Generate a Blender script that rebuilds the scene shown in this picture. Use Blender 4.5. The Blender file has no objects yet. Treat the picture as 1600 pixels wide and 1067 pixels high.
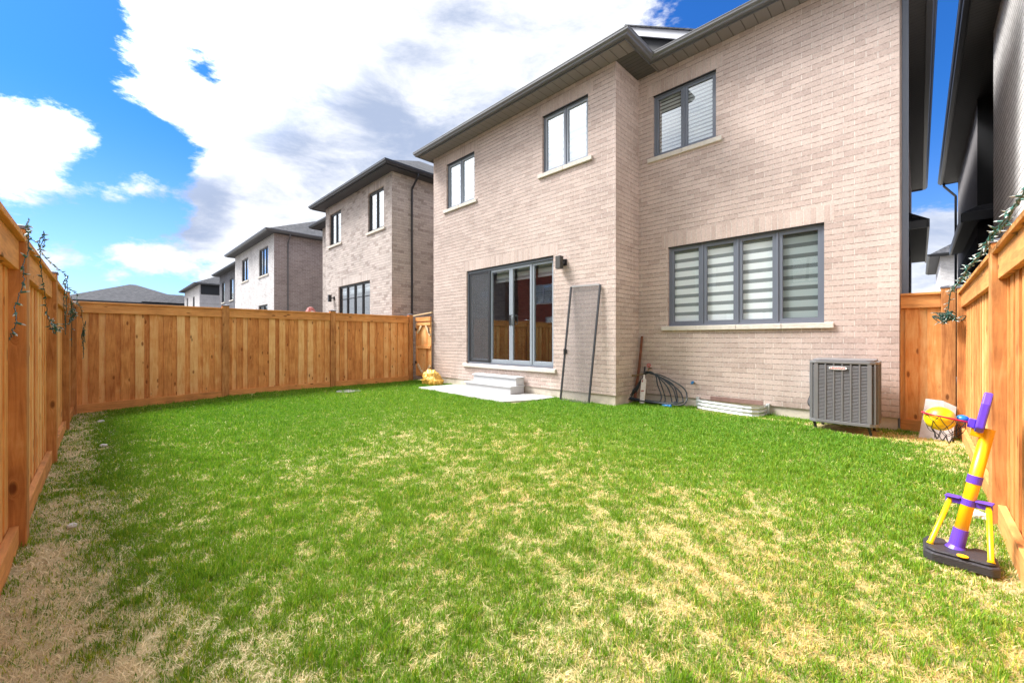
import bpy, bmesh, math, random
import numpy as np
from mathutils import Vector, Matrix
random.seed(7); RNG = np.random.default_rng(7)
S = bpy.context.scene
COL = S.collection
R = math.radians
# ------------------------------------------------------------------ camera
cd = bpy.data.cameras.new("camera"); cam = bpy.data.objects.new("camera", cd); COL.objects.link(cam)
cam.location = (0, 0, 1.3)
cam.rotation_euler = (R(90), 0, R(90 - 45.13))
cd.sensor_width = 36.0; cd.lens = 36 * 639.4 / 1600
cd.shift_y = -3.0 / 1600
cd.clip_start = 0.02; cd.clip_end = 3000
S.camera = cam
S.render.resolution_x = 1024; S.render.resolution_y = 682
S.view_settings.view_transform = 'Standard'; S.view_settings.look = 'None'
S.view_settings.exposure = 2.08; S.view_settings.gamma = 1.0; S.view_settings.use_curve_mapping = False
# ------------------------------------------------------------------ world
SUN_EL, SUN_DIR = 52.0, Vector((-0.87, -0.49, 0)).normalized()      # towards the sun
W = bpy.data.worlds.new("World"); S.world = W; W.use_nodes = True
nt = W.node_tree; nt.nodes.clear()
def N(nt, t, **k):
    n = nt.nodes.new(t)
    for a, b in k.items():
        if a.startswith('i_'):
            key = a[2:]; n.inputs[int(key) if key.isdigit() else key].default_value = b
        else: setattr(n, a, b)
    return n
def math_(nt, op, a, b=None, clamp=False):
    n = nt.nodes.new('ShaderNodeMath'); n.operation = op; n.use_clamp = clamp
    for i, v in enumerate((a, b)):
        if v is None: continue
        if isinstance(v, (int, float)): n.inputs[i].default_value = v
        else: nt.links.new(v, n.inputs[i])
    return n.outputs[0]
sky = N(nt, 'ShaderNodeTexSky', sky_type='NISHITA', sun_disc=False)
sky.sun_elevation = R(SUN_EL); sky.sun_rotation = math.atan2(SUN_DIR.x, SUN_DIR.y)
sky.air_density = 1.0; sky.dust_density = 0.6; sky.ozone_density = 3.0
tc = N(nt, 'ShaderNodeTexCoord')
mp = N(nt, 'ShaderNodeMapping'); mp.inputs['Scale'].default_value = (1, 1, 2.1)
nt.links.new(tc.outputs['Generated'], mp.inputs[0])
n1 = N(nt, 'ShaderNodeTexNoise', i_Scale=5.6, i_Detail=14.0, i_Roughness=0.66, i_Distortion=0.15)
nt.links.new(mp.outputs[0], n1.inputs[0])
def sdir(px, py):
    a = R(45.13); F = Vector((-math.cos(a), math.sin(a), 0)); Q = Vector((math.sin(a), math.cos(a), 0))
    return (F + Q * ((px - 800) / 639.4) + Vector((0, 0, (530.5 - py) / 639.4))).normalized()
def bump(px, py, rad, w):
    d = sdir(px, py)
    dp = N(nt, 'ShaderNodeVectorMath', operation='DOT_PRODUCT'); nt.links.new(tc.outputs['Generated'], dp.inputs[0]); dp.inputs[1].default_value = d
    mr = N(nt, 'ShaderNodeMapRange', interpolation_type='SMOOTHSTEP')
    nt.links.new(dp.outputs['Value'], mr.inputs[0])
    mr.inputs[1].default_value = math.cos(R(rad)); mr.inputs[2].default_value = 1.0
    mr.inputs[3].default_value = 0; mr.inputs[4].default_value = w
    return mr.outputs[0]
def total(lst):
    acc = None
    for b in lst:
        o = bump(*b); acc = o if acc is None else math_(nt, 'ADD', acc, o)
    return acc
CL = total([(30, 50, 22, -.40), (110, 150, 9, -.12), (335, 70, 5.0, -.26), (265, 20, 4, -.03), (545, 358, 5, -.36),
            (1100, 20, 9, -.26), (1475, 190, 13, -.58), (215, 408, 8, -.30), (60, 385, 7, -.22), (30, 340, 4, -.10), (685, 198, 2.6, -.32), (480, 98, 3, -.14), (225, 285, 7, -.32), (150, 312, 6, -.20), (60, 320, 5, -.10),
            (330, 170, 16, .20), (450, 200, 17, .20), (620, 80, 26, .24), (860, 40, 24, .20), (30, 262, 10, .30), (110, 278, 8, .22), (170, 345, 8, .18), (300, 360, 9, .24), (440, 330, 9, .14), (620, 270, 10, .18), (1460, 340, 9, .45), (200, 412, 3, .12), (270, 30, 4, .12), (100, 440, 5, .14), (230, 120, 5, .05)])
def bumpd(d, rad, w):
    d = Vector(d).normalized()
    dp = N(nt, 'ShaderNodeVectorMath', operation='DOT_PRODUCT'); nt.links.new(tc.outputs['Generated'], dp.inputs[0]); dp.inputs[1].default_value = d
    mr = N(nt, 'ShaderNodeMapRange', interpolation_type='SMOOTHSTEP'); nt.links.new(dp.outputs['Value'], mr.inputs[0])
    mr.inputs[1].default_value = math.cos(R(rad)); mr.inputs[2].default_value = 1.0; mr.inputs[4].default_value = w
    return mr.outputs[0]
CL = math_(nt, 'ADD', CL, bumpd((.35, -.85, .75), 78, .22)); CL = math_(nt, 'ADD', CL, bumpd((-.75, -.6, .65), 48, .25))  # cloud cover added behind the camera, out of view, to raise the fill light
dens = math_(nt, 'ADD', math_(nt, 'ADD', n1.outputs[0], CL), .035)
cr = N(nt, 'ShaderNodeMapRange', interpolation_type='SMOOTHSTEP'); nt.links.new(dens, cr.inputs[0])
cr.inputs[1].default_value = .475; cr.inputs[2].default_value = .64
# cloud brightness: thick middles greyer
n2 = N(nt, 'ShaderNodeTexNoise', i_Scale=5.4, i_Detail=10.0, i_Roughness=0.64, i_Distortion=.3); 
mp2 = N(nt, 'ShaderNodeMapping'); mp2.inputs['Scale'].default_value = (1, 1, 2.6); mp2.inputs['Location'].default_value = (3.1, 1.7, .4)
nt.links.new(tc.outputs['Generated'], mp2.inputs[0]); nt.links.new(mp2.outputs[0], n2.inputs[0])
GR = total([(400, 180, 7, .16), (540, 235, 11, .18), (300, 335, 5, .34), (640, 240, 8, .15), (700, 110, 14, .10), (110, 440, 4, .3), (1465, 330, 8, .25), (120, 345, 4, .2), (170, 300, 5, .1), (330, 280, 4, .15)])
gsum = math_(nt, 'ADD', n2.outputs[0], GR)
gr = N(nt, 'ShaderNodeMapRange', interpolation_type='SMOOTHSTEP'); nt.links.new(gsum, gr.inputs[0])
gr.inputs[1].default_value = .42; gr.inputs[2].default_value = .90
cc = N(nt, 'ShaderNodeMix', data_type='RGBA'); nt.links.new(gr.outputs[0], cc.inputs[0])
cc.inputs[6].default_value = (2.85, 2.9, 3.05, 1); cc.inputs[7].default_value = (1.15, 1.38, 1.9, 1)
glow = math_(nt, 'ADD', bumpd((-.9*.70, -.44*.70, .78), 44, 3.6), 1.0)  # extra brightness added to clouds around the off-frame sun, for soft fill
cg = N(nt, 'ShaderNodeVectorMath', operation='SCALE'); nt.links.new(cc.outputs[2], cg.inputs[0]); nt.links.new(glow, cg.inputs['Scale'])
skyc = N(nt, 'ShaderNodeMix', data_type='RGBA', blend_type='MULTIPLY'); skyc.inputs[0].default_value = 1
nt.links.new(sky.outputs[0], skyc.inputs[6])
sz = N(nt, 'ShaderNodeSeparateXYZ'); nt.links.new(tc.outputs['Generated'], sz.inputs[0])
zr = N(nt, 'ShaderNodeMapRange', interpolation_type='SMOOTHSTEP'); nt.links.new(sz.outputs[2], zr.inputs[0]); zr.inputs[1].default_value = .08; zr.inputs[2].default_value = .42
zc = N(nt, 'ShaderNodeMix', data_type='RGBA'); nt.links.new(zr.outputs[0], zc.inputs[0]); zc.inputs[6].default_value = (.27, .37, .55, 1); zc.inputs[7].default_value = (.080, .26, .50, 1)
nt.links.new(zc.outputs[2], skyc.inputs[7])
mx = N(nt, 'ShaderNodeMix', data_type='RGBA'); nt.links.new(cr.outputs[0], mx.inputs[0])
nt.links.new(skyc.outputs[2], mx.inputs[6]); nt.links.new(cg.outputs[0], mx.inputs[7])
bg = N(nt, 'ShaderNodeBackground', i_Strength=0.10); nt.links.new(mx.outputs[2], bg.inputs[0])
wo = N(nt, 'ShaderNodeOutputWorld'); nt.links.new(bg.outputs[0], wo.inputs[0])
# ------------------------------------------------------------------ sun
sl = bpy.data.lights.new("sun", 'SUN'); sl.energy = 2.2; sl.angle = R(20); sl.color = (1.0, 0.965, 0.92)
so = bpy.data.objects.new("sun", sl); COL.objects.link(so)
sd = (SUN_DIR * math.cos(R(SUN_EL)) + Vector((0, 0, math.sin(R(SUN_EL)))))
so.rotation_euler = sd.to_track_quat('Z', 'Y').to_euler(); so.location = (-20, -20, 30)

# ================================================================== helpers
class MB:
    """collects shapes of one mesh object"""
    def __init__(s): s.v = []; s.f = []; s.m = []
    def add(s, vs, fs, mi=0):
        o = len(s.v); s.v += [tuple(p) for p in vs]; s.f += [tuple(i + o for i in f) for f in fs]; s.m += [mi] * len(fs); return s
    def box(s, x0, x1, y0, y1, z0, z1, mi=0, M=None):
        if x0 > x1: x0, x1 = x1, x0
        if y0 > y1: y0, y1 = y1, y0
        if z0 > z1: z0, z1 = z1, z0
        vs = [Vector(p) for p in ((x0,y0,z0),(x1,y0,z0),(x1,y1,z0),(x0,y1,z0),(x0,y0,z1),(x1,y0,z1),(x1,y1,z1),(x0,y1,z1))]
        if M is not None: vs = [M @ p for p in vs]
        return s.add(vs, [(0,3,2,1),(4,5,6,7),(0,1,5,4),(1,2,6,5),(2,3,7,6),(3,0,4,7)], mi)
    def bar(s, a, b, w, h, up=(0, 0, 1), mi=0):
        a, b = Vector(a), Vector(b); d = (b - a); L = d.length; d.normalize()
        u = Vector(up); x = d.cross(u)
        if x.length < 1e-4: x = d.cross(Vector((0, 1, 0)))
        x.normalize(); y = x.cross(d).normalized()
        M = Matrix((x, d, y)).transposed().to_4x4(); M.translation = a
        return s.box(-w/2, w/2, 0, L, -h/2, h/2, mi, M)
    def tube(s, pts, r, n=8, mi=0, cap=True):
        pts = [Vector(p) for p in pts]; rs = r if isinstance(r, (list, tuple)) else [r] * len(pts)
        t = (pts[1] - pts[0]).normalized(); ref = Vector((0, 0, 1)) if abs(t.z) < .9 else Vector((1, 0, 0))
        x = t.cross(ref).normalized(); vs = []
        for i, p in enumerate(pts):
            if i == 0: t = pts[1] - pts[0]
            elif i == len(pts) - 1: t = pts[i] - pts[i - 1]
            else: t = pts[i + 1] - pts[i - 1]
            t.normalize(); x = (x - t * x.dot(t))
            if x.length < 1e-6: x = t.orthogonal()
            x.normalize(); y = t.cross(x)
            for k in range(n):
                a = 2 * math.pi * k / n; vs.append(p + (x * math.cos(a) + y * math.sin(a)) * rs[i])
        fs = []
        for i in range(len(pts) - 1):
            for k in range(n): fs.append((i*n+k, i*n+(k+1) % n, (i+1)*n+(k+1) % n, (i+1)*n+k))
        if cap: fs.append(tuple(range(n))[::-1]); fs.append(tuple((len(pts)-1)*n + k for k in range(n)))
        return s.add(vs, fs, mi)
    def ball(s, c, r, mi=0, seg=16, rings=10, sc=(1, 1, 1)):
        vs = []; fs = []; c = Vector(c)
        for i in range(rings + 1):
            th = math.pi * i / rings
            for k in range(seg):
                a = 2*math.pi*k/seg
                vs.append(c + Vector((r*math.sin(th)*math.cos(a)*sc[0], r*math.sin(th)*math.sin(a)*sc[1], r*math.cos(th)*sc[2])))
        for i in range(rings):
            for k in range(seg): fs.append((i*seg+k, (i+1)*seg+k, (i+1)*seg+(k+1) % seg, i*seg+(k+1) % seg))
        return s.add(vs, fs, mi)
    def build(s, name, mats, parent=None, bevel=0, smooth=False, weld=False, local=False, label=None):
        me = bpy.data.meshes.new(name); me.from_pydata(s.v, [], s.f)
        if not isinstance(mats, (list, tuple)): mats = [mats]
        for m in mats: me.materials.append(m)
        if len(mats) > 1: me.polygons.foreach_set('material_index', s.m)
        if weld or smooth:
            bm = bmesh.new(); bm.from_mesh(me); bmesh.ops.remove_doubles(bm, verts=bm.verts, dist=1e-5); bm.to_mesh(me); bm.free()
        if smooth:
            me.polygons.foreach_set('use_smooth', [True] * len(me.polygons))
        me.update()
        o = bpy.data.objects.new(name, me); COL.objects.link(o)
        if parent is not None:
            o.parent = parent
            if not local: o.matrix_parent_inverse = wm(parent).inverted()
        if bevel:
            b = o.modifiers.new('bevel', 'BEVEL'); b.width = bevel; b.segments = 2; b.limit_method = 'ANGLE'; b.angle_limit = R(40)
        if label: o['label'] = label
        return o
def wm(o):
    M = Matrix.Translation(o.location) @ o.rotation_euler.to_matrix().to_4x4()
    return M if o.parent is None else (wm(o.parent) @ o.matrix_parent_inverse @ M)
def tag(o, label=None, cat=None, group=None, kind=None):
    if label: o['label'] = label
    if cat: o['category'] = cat
    if group: o['group'] = group
    if kind: o['kind'] = kind
    return o
def thing(name, label, cat, loc=(0, 0, 0), rz=0, group=None):
    o = bpy.data.objects.new(name, None); o.empty_display_size = .2; COL.objects.link(o)
    o.location = loc; o.rotation_euler = (0, 0, rz); return tag(o, label, cat, group)

# ================================================================== materials
def new_mat(name):
    m = bpy.data.materials.new(name); m.use_nodes = True; nt = m.node_tree
    return m, nt, nt.nodes['Principled BSDF']
def plain(name, c, rough=.6, metal=0.0, bump=0.0, bscale=40.0, var=0.0, vscale=3.0, spec=.5):
    m, nt, p = new_mat(name)
    p.inputs['Base Color'].default_value = (*c, 1); p.inputs['Roughness'].default_value = rough; p.inputs['Metallic'].default_value = metal
    p.inputs['Specular IOR Level'].default_value = spec
    tc = N(nt, 'ShaderNodeTexCoord')
    if var:
        n = N(nt, 'ShaderNodeTexNoise', i_Scale=vscale, i_Detail=6.0, i_Roughness=.65); nt.links.new(tc.outputs['Object'], n.inputs[0])
        mr = N(nt, 'ShaderNodeMapRange', i_3=1 - var, i_4=1 + var); mr.inputs[1].default_value = .3; mr.inputs[2].default_value = .7; nt.links.new(n.outputs[0], mr.inputs[0])
        mx = N(nt, 'ShaderNodeMix', data_type='RGBA', blend_type='MULTIPLY'); mx.inputs[0].default_value = 1; mx.inputs[6].default_value = (*c, 1)
        nt.links.new(mr.outputs[0], mx.inputs[7]); nt.links.new(mx.outputs[2], p.inputs['Base Color'])
    if bump:
        n = N(nt, 'ShaderNodeTexNoise', i_Scale=bscale, i_Detail=5.0); nt.links.new(tc.outputs['Object'], n.inputs[0])
        b = N(nt, 'ShaderNodeBump', i_Strength=bump, i_Distance=.01); nt.links.new(n.outputs[0], b.inputs['Height']); nt.links.new(b.outputs[0], p.inputs['Normal'])
    return m
def brick(name, c1, c2, mortar, axis='x', soldier=False, dark=(.6, .55, .52), w=.257, h=.079, bumpd=.016, offs=(0, 0, 0), dark_amt=.38):
    m, nt, p = new_mat(name)
    tc = N(nt, 'ShaderNodeTexCoord'); sp = N(nt, 'ShaderNodeSeparateXYZ'); nt.links.new(tc.outputs['Object'], sp.inputs[0])
    cb = N(nt, 'ShaderNodeCombineXYZ'); h_ = sp.outputs['X' if axis == 'x' else 'Y']
    wob = N(nt, 'ShaderNodeTexNoise', i_Scale=1.3, i_Detail=2.0); nt.links.new(tc.outputs['Object'], wob.inputs[0])
    wv = math_(nt, 'MULTIPLY', math_(nt, 'SUBTRACT', wob.outputs[0], .5), .012)
    wob2 = N(nt, 'ShaderNodeTexNoise', i_Scale=24.0, i_Detail=3.0); nt.links.new(tc.outputs['Object'], wob2.inputs[0])
    wv = math_(nt, 'ADD', wv, math_(nt, 'MULTIPLY', math_(nt, 'SUBTRACT', wob2.outputs[0], .5), .010))
    zz = math_(nt, 'ADD', sp.outputs['Z'], wv)
    if soldier:
        nt.links.new(zz, cb.inputs[0]); nt.links.new(h_, cb.inputs[1])
        bt = N(nt, 'ShaderNodeTexBrick', offset=0.0, offset_frequency=1)
        bt.inputs['Brick Width'].default_value = 5.0
    else:
        nt.links.new(math_(nt, 'ADD', h_, 20.0), cb.inputs[0]); nt.links.new(math_(nt, 'ADD', zz, 20 + offs[2]), cb.inputs[1])
        bt = N(nt, 'ShaderNodeTexBrick', offset=.5, offset_frequency=2)
        bt.inputs['Brick Width'].default_value = w + .011
    bt.inputs['Row Height'].default_value = h + .011; bt.inputs['Scale'].default_value = 1.0
    bt.inputs['Mortar Size'].default_value = .0065; bt.inputs['Mortar Smooth'].default_value = .35; bt.inputs['Bias'].default_value = -.05
    bt.inputs['Color1'].default_value = (*c1, 1); bt.inputs['Color2'].default_value = (*c2, 1); bt.inputs['Mortar'].default_value = (*mortar, 1)
    nt.links.new(cb.outputs[0], bt.inputs['Vector'])
    big = N(nt, 'ShaderNodeTexNoise', i_Scale=.9, i_Detail=5.0, i_Roughness=.7); nt.links.new(tc.outputs['Object'], big.inputs[0])
    # second brick lattice with odd bias picks out single darker bricks
    bt2 = N(nt, 'ShaderNodeTexBrick', offset=bt.offset, offset_frequency=bt.offset_frequency)
    for k in ('Brick Width', 'Row Height', 'Scale', 'Mortar Size'): bt2.inputs[k].default_value = bt.inputs[k].default_value
    bt2.inputs['Bias'].default_value = -.2; bt2.inputs['Color1'].default_value = (0, 0, 0, 1); bt2.inputs['Color2'].default_value = (1, 1, 1, 1); bt2.inputs['Mortar'].default_value = (0, 0, 0, 1)
    nt.links.new(cb.outputs[0], bt2.inputs['Vector'])
    pick = N(nt, 'ShaderNodeMapRange', clamp=True); pick.inputs[1].default_value = .52; pick.inputs[2].default_value = .95; pick.inputs[4].default_value = dark_amt
    bw = N(nt, 'ShaderNodeRGBToBW'); nt.links.new(bt2.outputs[0], bw.inputs[0]); nt.links.new(bw.outputs[0], pick.inputs[0])
    if not soldier:   # bed joints painted darker for the shade in the raked mortar
        fz = math_(nt, 'FRACT', math_(nt, 'DIVIDE', math_(nt, 'ADD', zz, 20 + offs[2]), h + .011))
        bed = math_(nt, 'ADD', math_(nt, 'LESS_THAN', fz, .075), math_(nt, 'GREATER_THAN', fz, .925), clamp=True)
        bn = N(nt, 'ShaderNodeMapRange', clamp=True, i_3=.25, i_4=1.0); bn.inputs[1].default_value = .35; bn.inputs[2].default_value = .6; nt.links.new(wob2.outputs[0], bn.inputs[0])
        bj = N(nt, 'ShaderNodeMix', data_type='RGBA'); nt.links.new(math_(nt, 'MULTIPLY', bed, bn.outputs[0]), bj.inputs[0]); nt.links.new(bt.outputs[0], bj.inputs[6]); bj.inputs[7].default_value = (mortar[0]*.50, mortar[1]*.45, mortar[2]*.43, 1)
        bcol = bj.outputs[2]
    else: bcol = bt.outputs[0]
    m1 = N(nt, 'ShaderNodeMix', data_type='RGBA', blend_type='MULTIPLY'); nt.links.new(pick.outputs[0], m1.inputs[0]); nt.links.new(bcol, m1.inputs[6]); m1.inputs[7].default_value = (*dark, 1)
    mr = N(nt, 'ShaderNodeMapRange', i_3=.86, i_4=1.12); mr.inputs[1].default_value = .3; mr.inputs[2].default_value = .7; nt.links.new(big.outputs[0], mr.inputs[0])
    m2 = N(nt, 'ShaderNodeMix', data_type='RGBA', blend_type='MULTIPLY'); m2.inputs[0].default_value = 1; nt.links.new(m1.outputs[2], m2.inputs[6]); nt.links.new(mr.outputs[0], m2.inputs[7])
    fine = N(nt, 'ShaderNodeTexNoise', i_Scale=38.0, i_Detail=6.0, i_Roughness=.7); nt.links.new(tc.outputs['Object'], fine.inputs[0])
    mr2 = N(nt, 'ShaderNodeMapRange', i_3=.82, i_4=1.16); mr2.inputs[1].default_value = .3; mr2.inputs[2].default_value = .7; nt.links.new(fine.outputs[0], mr2.inputs[0])
    m3 = N(nt, 'ShaderNodeMix', data_type='RGBA', blend_type='MULTIPLY'); m3.inputs[0].default_value = 1; nt.links.new(m2.outputs[2], m3.inputs[6]); nt.links.new(mr2.outputs[0], m3.inputs[7])
    # splash stains close to the ground and faint streaks lower down the wall
    sz_ = N(nt, 'ShaderNodeMapRange', clamp=True, i_3=1.0, i_4=0.0); sz_.inputs[1].default_value = .15; sz_.inputs[2].default_value = .95; nt.links.new(sp.outputs['Z'], sz_.inputs[0])
    stn = N(nt, 'ShaderNodeTexNoise', i_Scale=2.3, i_Detail=7.0, i_Roughness=.7); smp = N(nt, 'ShaderNodeMapping'); smp.inputs['Scale'].default_value = (1, 1, .45); nt.links.new(tc.outputs['Object'], smp.inputs[0]); nt.links.new(smp.outputs[0], stn.inputs[0])
    sm2 = N(nt, 'ShaderNodeMapRange', clamp=True); sm2.inputs[1].default_value = .48; sm2.inputs[2].default_value = .72; sm2.inputs[4].default_value = .75; nt.links.new(stn.outputs[0], sm2.inputs[0])
    m4 = N(nt, 'ShaderNodeMix', data_type='RGBA', blend_type='MULTIPLY'); nt.links.new(math_(nt, 'MULTIPLY', sm2.outputs[0], math_(nt, 'ADD', math_(nt, 'MULTIPLY', sz_.outputs[0], .8), .2)), m4.inputs[0]); nt.links.new(m3.outputs[2], m4.inputs[6]); m4.inputs[7].default_value = (.62, .58, .55, 1)
    nt.links.new(m4.outputs[2], p.inputs['Base Color']); p.inputs['Roughness'].default_value = .92; p.inputs['Specular IOR Level'].default_value = .25
    hgt = math_(nt, 'ADD', math_(nt, 'SUBTRACT', 1.0, bt.outputs['Fac']), math_(nt, 'MULTIPLY', fine.outputs[0], .35))
    b = N(nt, 'ShaderNodeBump', i_Strength=1.0, i_Distance=bumpd); nt.links.new(hgt, b.inputs['Height']); nt.links.new(b.outputs[0], p.inputs['Normal'])
    return m
def wood(name, dark, mid, light, along='z', rough=.75, spread=1.0):
    m, nt, p = new_mat(name)
    tc = N(nt, 'ShaderNodeTexCoord'); ge = N(nt, 'ShaderNodeNewGeometry'); rnd = ge.outputs['Random Per Island']
    off = N(nt, 'ShaderNodeVectorMath', operation='SCALE'); off.inputs[0].default_value = (13.7, 7.3, 31.1); nt.links.new(rnd, off.inputs['Scale'])
    ad = N(nt, 'ShaderNodeVectorMath', operation='ADD'); nt.links.new(tc.outputs['Object'], ad.inputs[0]); nt.links.new(off.outputs[0], ad.inputs[1])
    mp = N(nt, 'ShaderNodeMapping'); sc = [1, 1, 1]; sc['xyz'.index(along)] = .09; mp.inputs['Scale'].default_value = sc; nt.links.new(ad.outputs[0], mp.inputs[0])
    # knots: sparse cells which also bend the grain
    mk = N(nt, 'ShaderNodeMapping'); sk = [1, 1, 1]; sk['xyz'.index(along)] = .42; mk.inputs['Scale'].default_value = sk; nt.links.new(ad.outputs[0], mk.inputs[0])
    vo = N(nt, 'ShaderNodeTexVoronoi', i_Scale=8.5, i_Randomness=1.0); nt.links.new(mk.outputs[0], vo.inputs[0])
    kn = N(nt, 'ShaderNodeMapRange', interpolation_type='SMOOTHSTEP'); kn.inputs[1].default_value = .05; kn.inputs[2].default_value = .30; kn.inputs[3].default_value = 1; kn.inputs[4].default_value = 0
    nt.links.new(vo.outputs['Distance'], kn.inputs[0])
    gate = N(nt, 'ShaderNodeSeparateColor'); nt.links.new(vo.outputs['Color'], gate.inputs[0])
    gt = math_(nt, 'GREATER_THAN', gate.outputs[0], .5)
    kn_ = math_(nt, 'MULTIPLY', kn.outputs[0], gt)
    n1 = N(nt, 'ShaderNodeTexNoise', i_Scale=26.0, i_Detail=7.0, i_Roughness=.6, i_Distortion=1.2); 
    bend = N(nt, 'ShaderNodeVectorMath', operation='SCALE'); bend.inputs[0].default_value = (.05, .05, .02); nt.links.new(kn_, bend.inputs['Scale'])
    ad2 = N(nt, 'ShaderNodeVectorMath', operation='ADD'); nt.links.new(mp.outputs[0], ad2.inputs[0]); nt.links.new(bend.outputs[0], ad2.inputs[1])
    nt.links.new(ad2.outputs[0], n1.inputs[0])
    n2 = N(nt, 'ShaderNodeTexNoise', i_Scale=2.6, i_Detail=5.0, i_Roughness=.6); nt.links.new(ad.outputs[0], n2.inputs[0])
    val = math_(nt, 'ADD', math_(nt, 'MULTIPLY', math_(nt, 'SUBTRACT', n1.outputs[0], .5), 1.1 * spread), math_(nt, 'MULTIPLY', math_(nt, 'SUBTRACT', n2.outputs[0], .5), .9 * spread))
    val = math_(nt, 'ADD', val, math_(nt, 'MULTIPLY', math_(nt, 'SUBTRACT', rnd, .5), .55 * spread))
    val = math_(nt, 'ADD', val, .5, clamp=True)
    rp = N(nt, 'ShaderNodeValToRGB'); e = rp.color_ramp.elements
    e[0].position = .08; e[0].color = (*dark, 1); e[1].position = .95; e[1].color = (*light, 1)
    k = e.new(.5); k.color = (*mid, 1)
    nt.links.new(val, rp.inputs[0])
    kc = N(nt, 'ShaderNodeMapRange', interpolation_type='SMOOTHSTEP'); kc.inputs[1].default_value = .35; kc.inputs[2].default_value = .95; kc.inputs[4].default_value = .80; nt.links.new(kn_, kc.inputs[0])
    mx = N(nt, 'ShaderNodeMix', data_type='RGBA'); nt.links.new(kc.outputs[0], mx.inputs[0]); nt.links.new(rp.outputs[0], mx.inputs[6]); mx.inputs[7].default_value = (dark[0]*.42, dark[1]*.36, dark[2]*.32, 1)
    nt.links.new(mx.outputs[2], p.inputs['Base Color']); p.inputs['Roughness'].default_value = rough; p.inputs['Specular IOR Level'].default_value = .25
    b = N(nt, 'ShaderNodeBump', i_Strength=.5, i_Distance=.003); nt.links.new(n1.outputs[0], b.inputs['Height']); nt.links.new(b.outputs[0], p.inputs['Normal'])
    return m
def glass(name, refl=.25, tint=(.96, .98, .98)):
    m, nt, p = new_mat(name); nt.nodes.remove(p); out = nt.nodes['Material Output']
    t = N(nt, 'ShaderNodeBsdfTransparent'); t.inputs[0].default_value = (*tint, 1)
    g = N(nt, 'ShaderNodeBsdfGlossy', i_Roughness=.0); g.inputs[0].default_value = (.92, .97, 1.0, 1)
    ge = N(nt, 'ShaderNodeNewGeometry'); dp = N(nt, 'ShaderNodeVectorMath', operation='DOT_PRODUCT'); nt.links.new(ge.outputs['Incoming'], dp.inputs[0]); nt.links.new(ge.outputs['Normal'], dp.inputs[1])
    f = math_(nt, 'ADD', math_(nt, 'MULTIPLY', math_(nt, 'POWER', math_(nt, 'SUBTRACT', 1.0, math_(nt, 'ABSOLUTE', dp.outputs['Value']), clamp=True), 4.0), .9), refl, clamp=True)
    tcc = N(nt, 'ShaderNodeTexCoord'); nz = N(nt, 'ShaderNodeTexNoise', i_Scale=2.2, i_Detail=1.0); nt.links.new(tcc.outputs['Object'], nz.inputs[0])
    b = N(nt, 'ShaderNodeBump', i_Strength=.03, i_Distance=.02); nt.links.new(nz.outputs[0], b.inputs['Height']); nt.links.new(b.outputs[0], g.inputs['Normal'])
    mx = N(nt, 'ShaderNodeMixShader'); nt.links.new(f, mx.inputs[0]); nt.links.new(t.outputs[0], mx.inputs[1]); nt.links.new(g.outputs[0], mx.inputs[2])
    nt.links.new(mx.outputs[0], out.inputs[0]); return m
def screen_mat(name, c, cover, sheen=.0):
    m, nt, p = new_mat(name); out = nt.nodes['Material Output']
    p.inputs['Base Color'].default_value = (*c, 1); p.inputs['Roughness'].default_value = .6
    t = N(nt, 'ShaderNodeBsdfTransparent')
    mx = N(nt, 'ShaderNodeMixShader'); mx.inputs[0].default_value = cover
    nt.links.new(t.outputs[0], mx.inputs[1]); nt.links.new(p.outputs[0], mx.inputs[2]); nt.links.new(mx.outputs[0], out.inputs[0]); return m
def stripes(name, ca, cb_, pitch, frac, axis='Z', rough=.8, phase=0.0, soft=.02, bump=0.0, trans=0.0):
    m, nt, p = new_mat(name)
    tc = N(nt, 'ShaderNodeTexCoord'); sp = N(nt, 'ShaderNodeSeparateXYZ'); nt.links.new(tc.outputs['Object'], sp.inputs[0])
    v = math_(nt, 'FRACT', math_(nt, 'ADD', math_(nt, 'DIVIDE', sp.outputs[axis], pitch), phase + 100))
    mr = N(nt, 'ShaderNodeMapRange'); mr.inputs[1].default_value = frac - soft; mr.inputs[2].default_value = frac + soft; nt.links.new(v, mr.inputs[0])
    mx = N(nt, 'ShaderNodeMix', data_type='RGBA'); nt.links.new(mr.outputs[0], mx.inputs[0]); mx.inputs[6].default_value = (*ca, 1); mx.inputs[7].default_value = (*cb_, 1)
    nt.links.new(mx.outputs[2], p.inputs['Base Color']); p.inputs['Roughness'].default_value = rough
    if bump:
        b = N(nt, 'ShaderNodeBump', i_Strength=1.0, i_Distance=bump); nt.links.new(mr.outputs[0], b.inputs['Height']); nt.links.new(b.outputs[0], p.inputs['Normal'])
    return m
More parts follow.
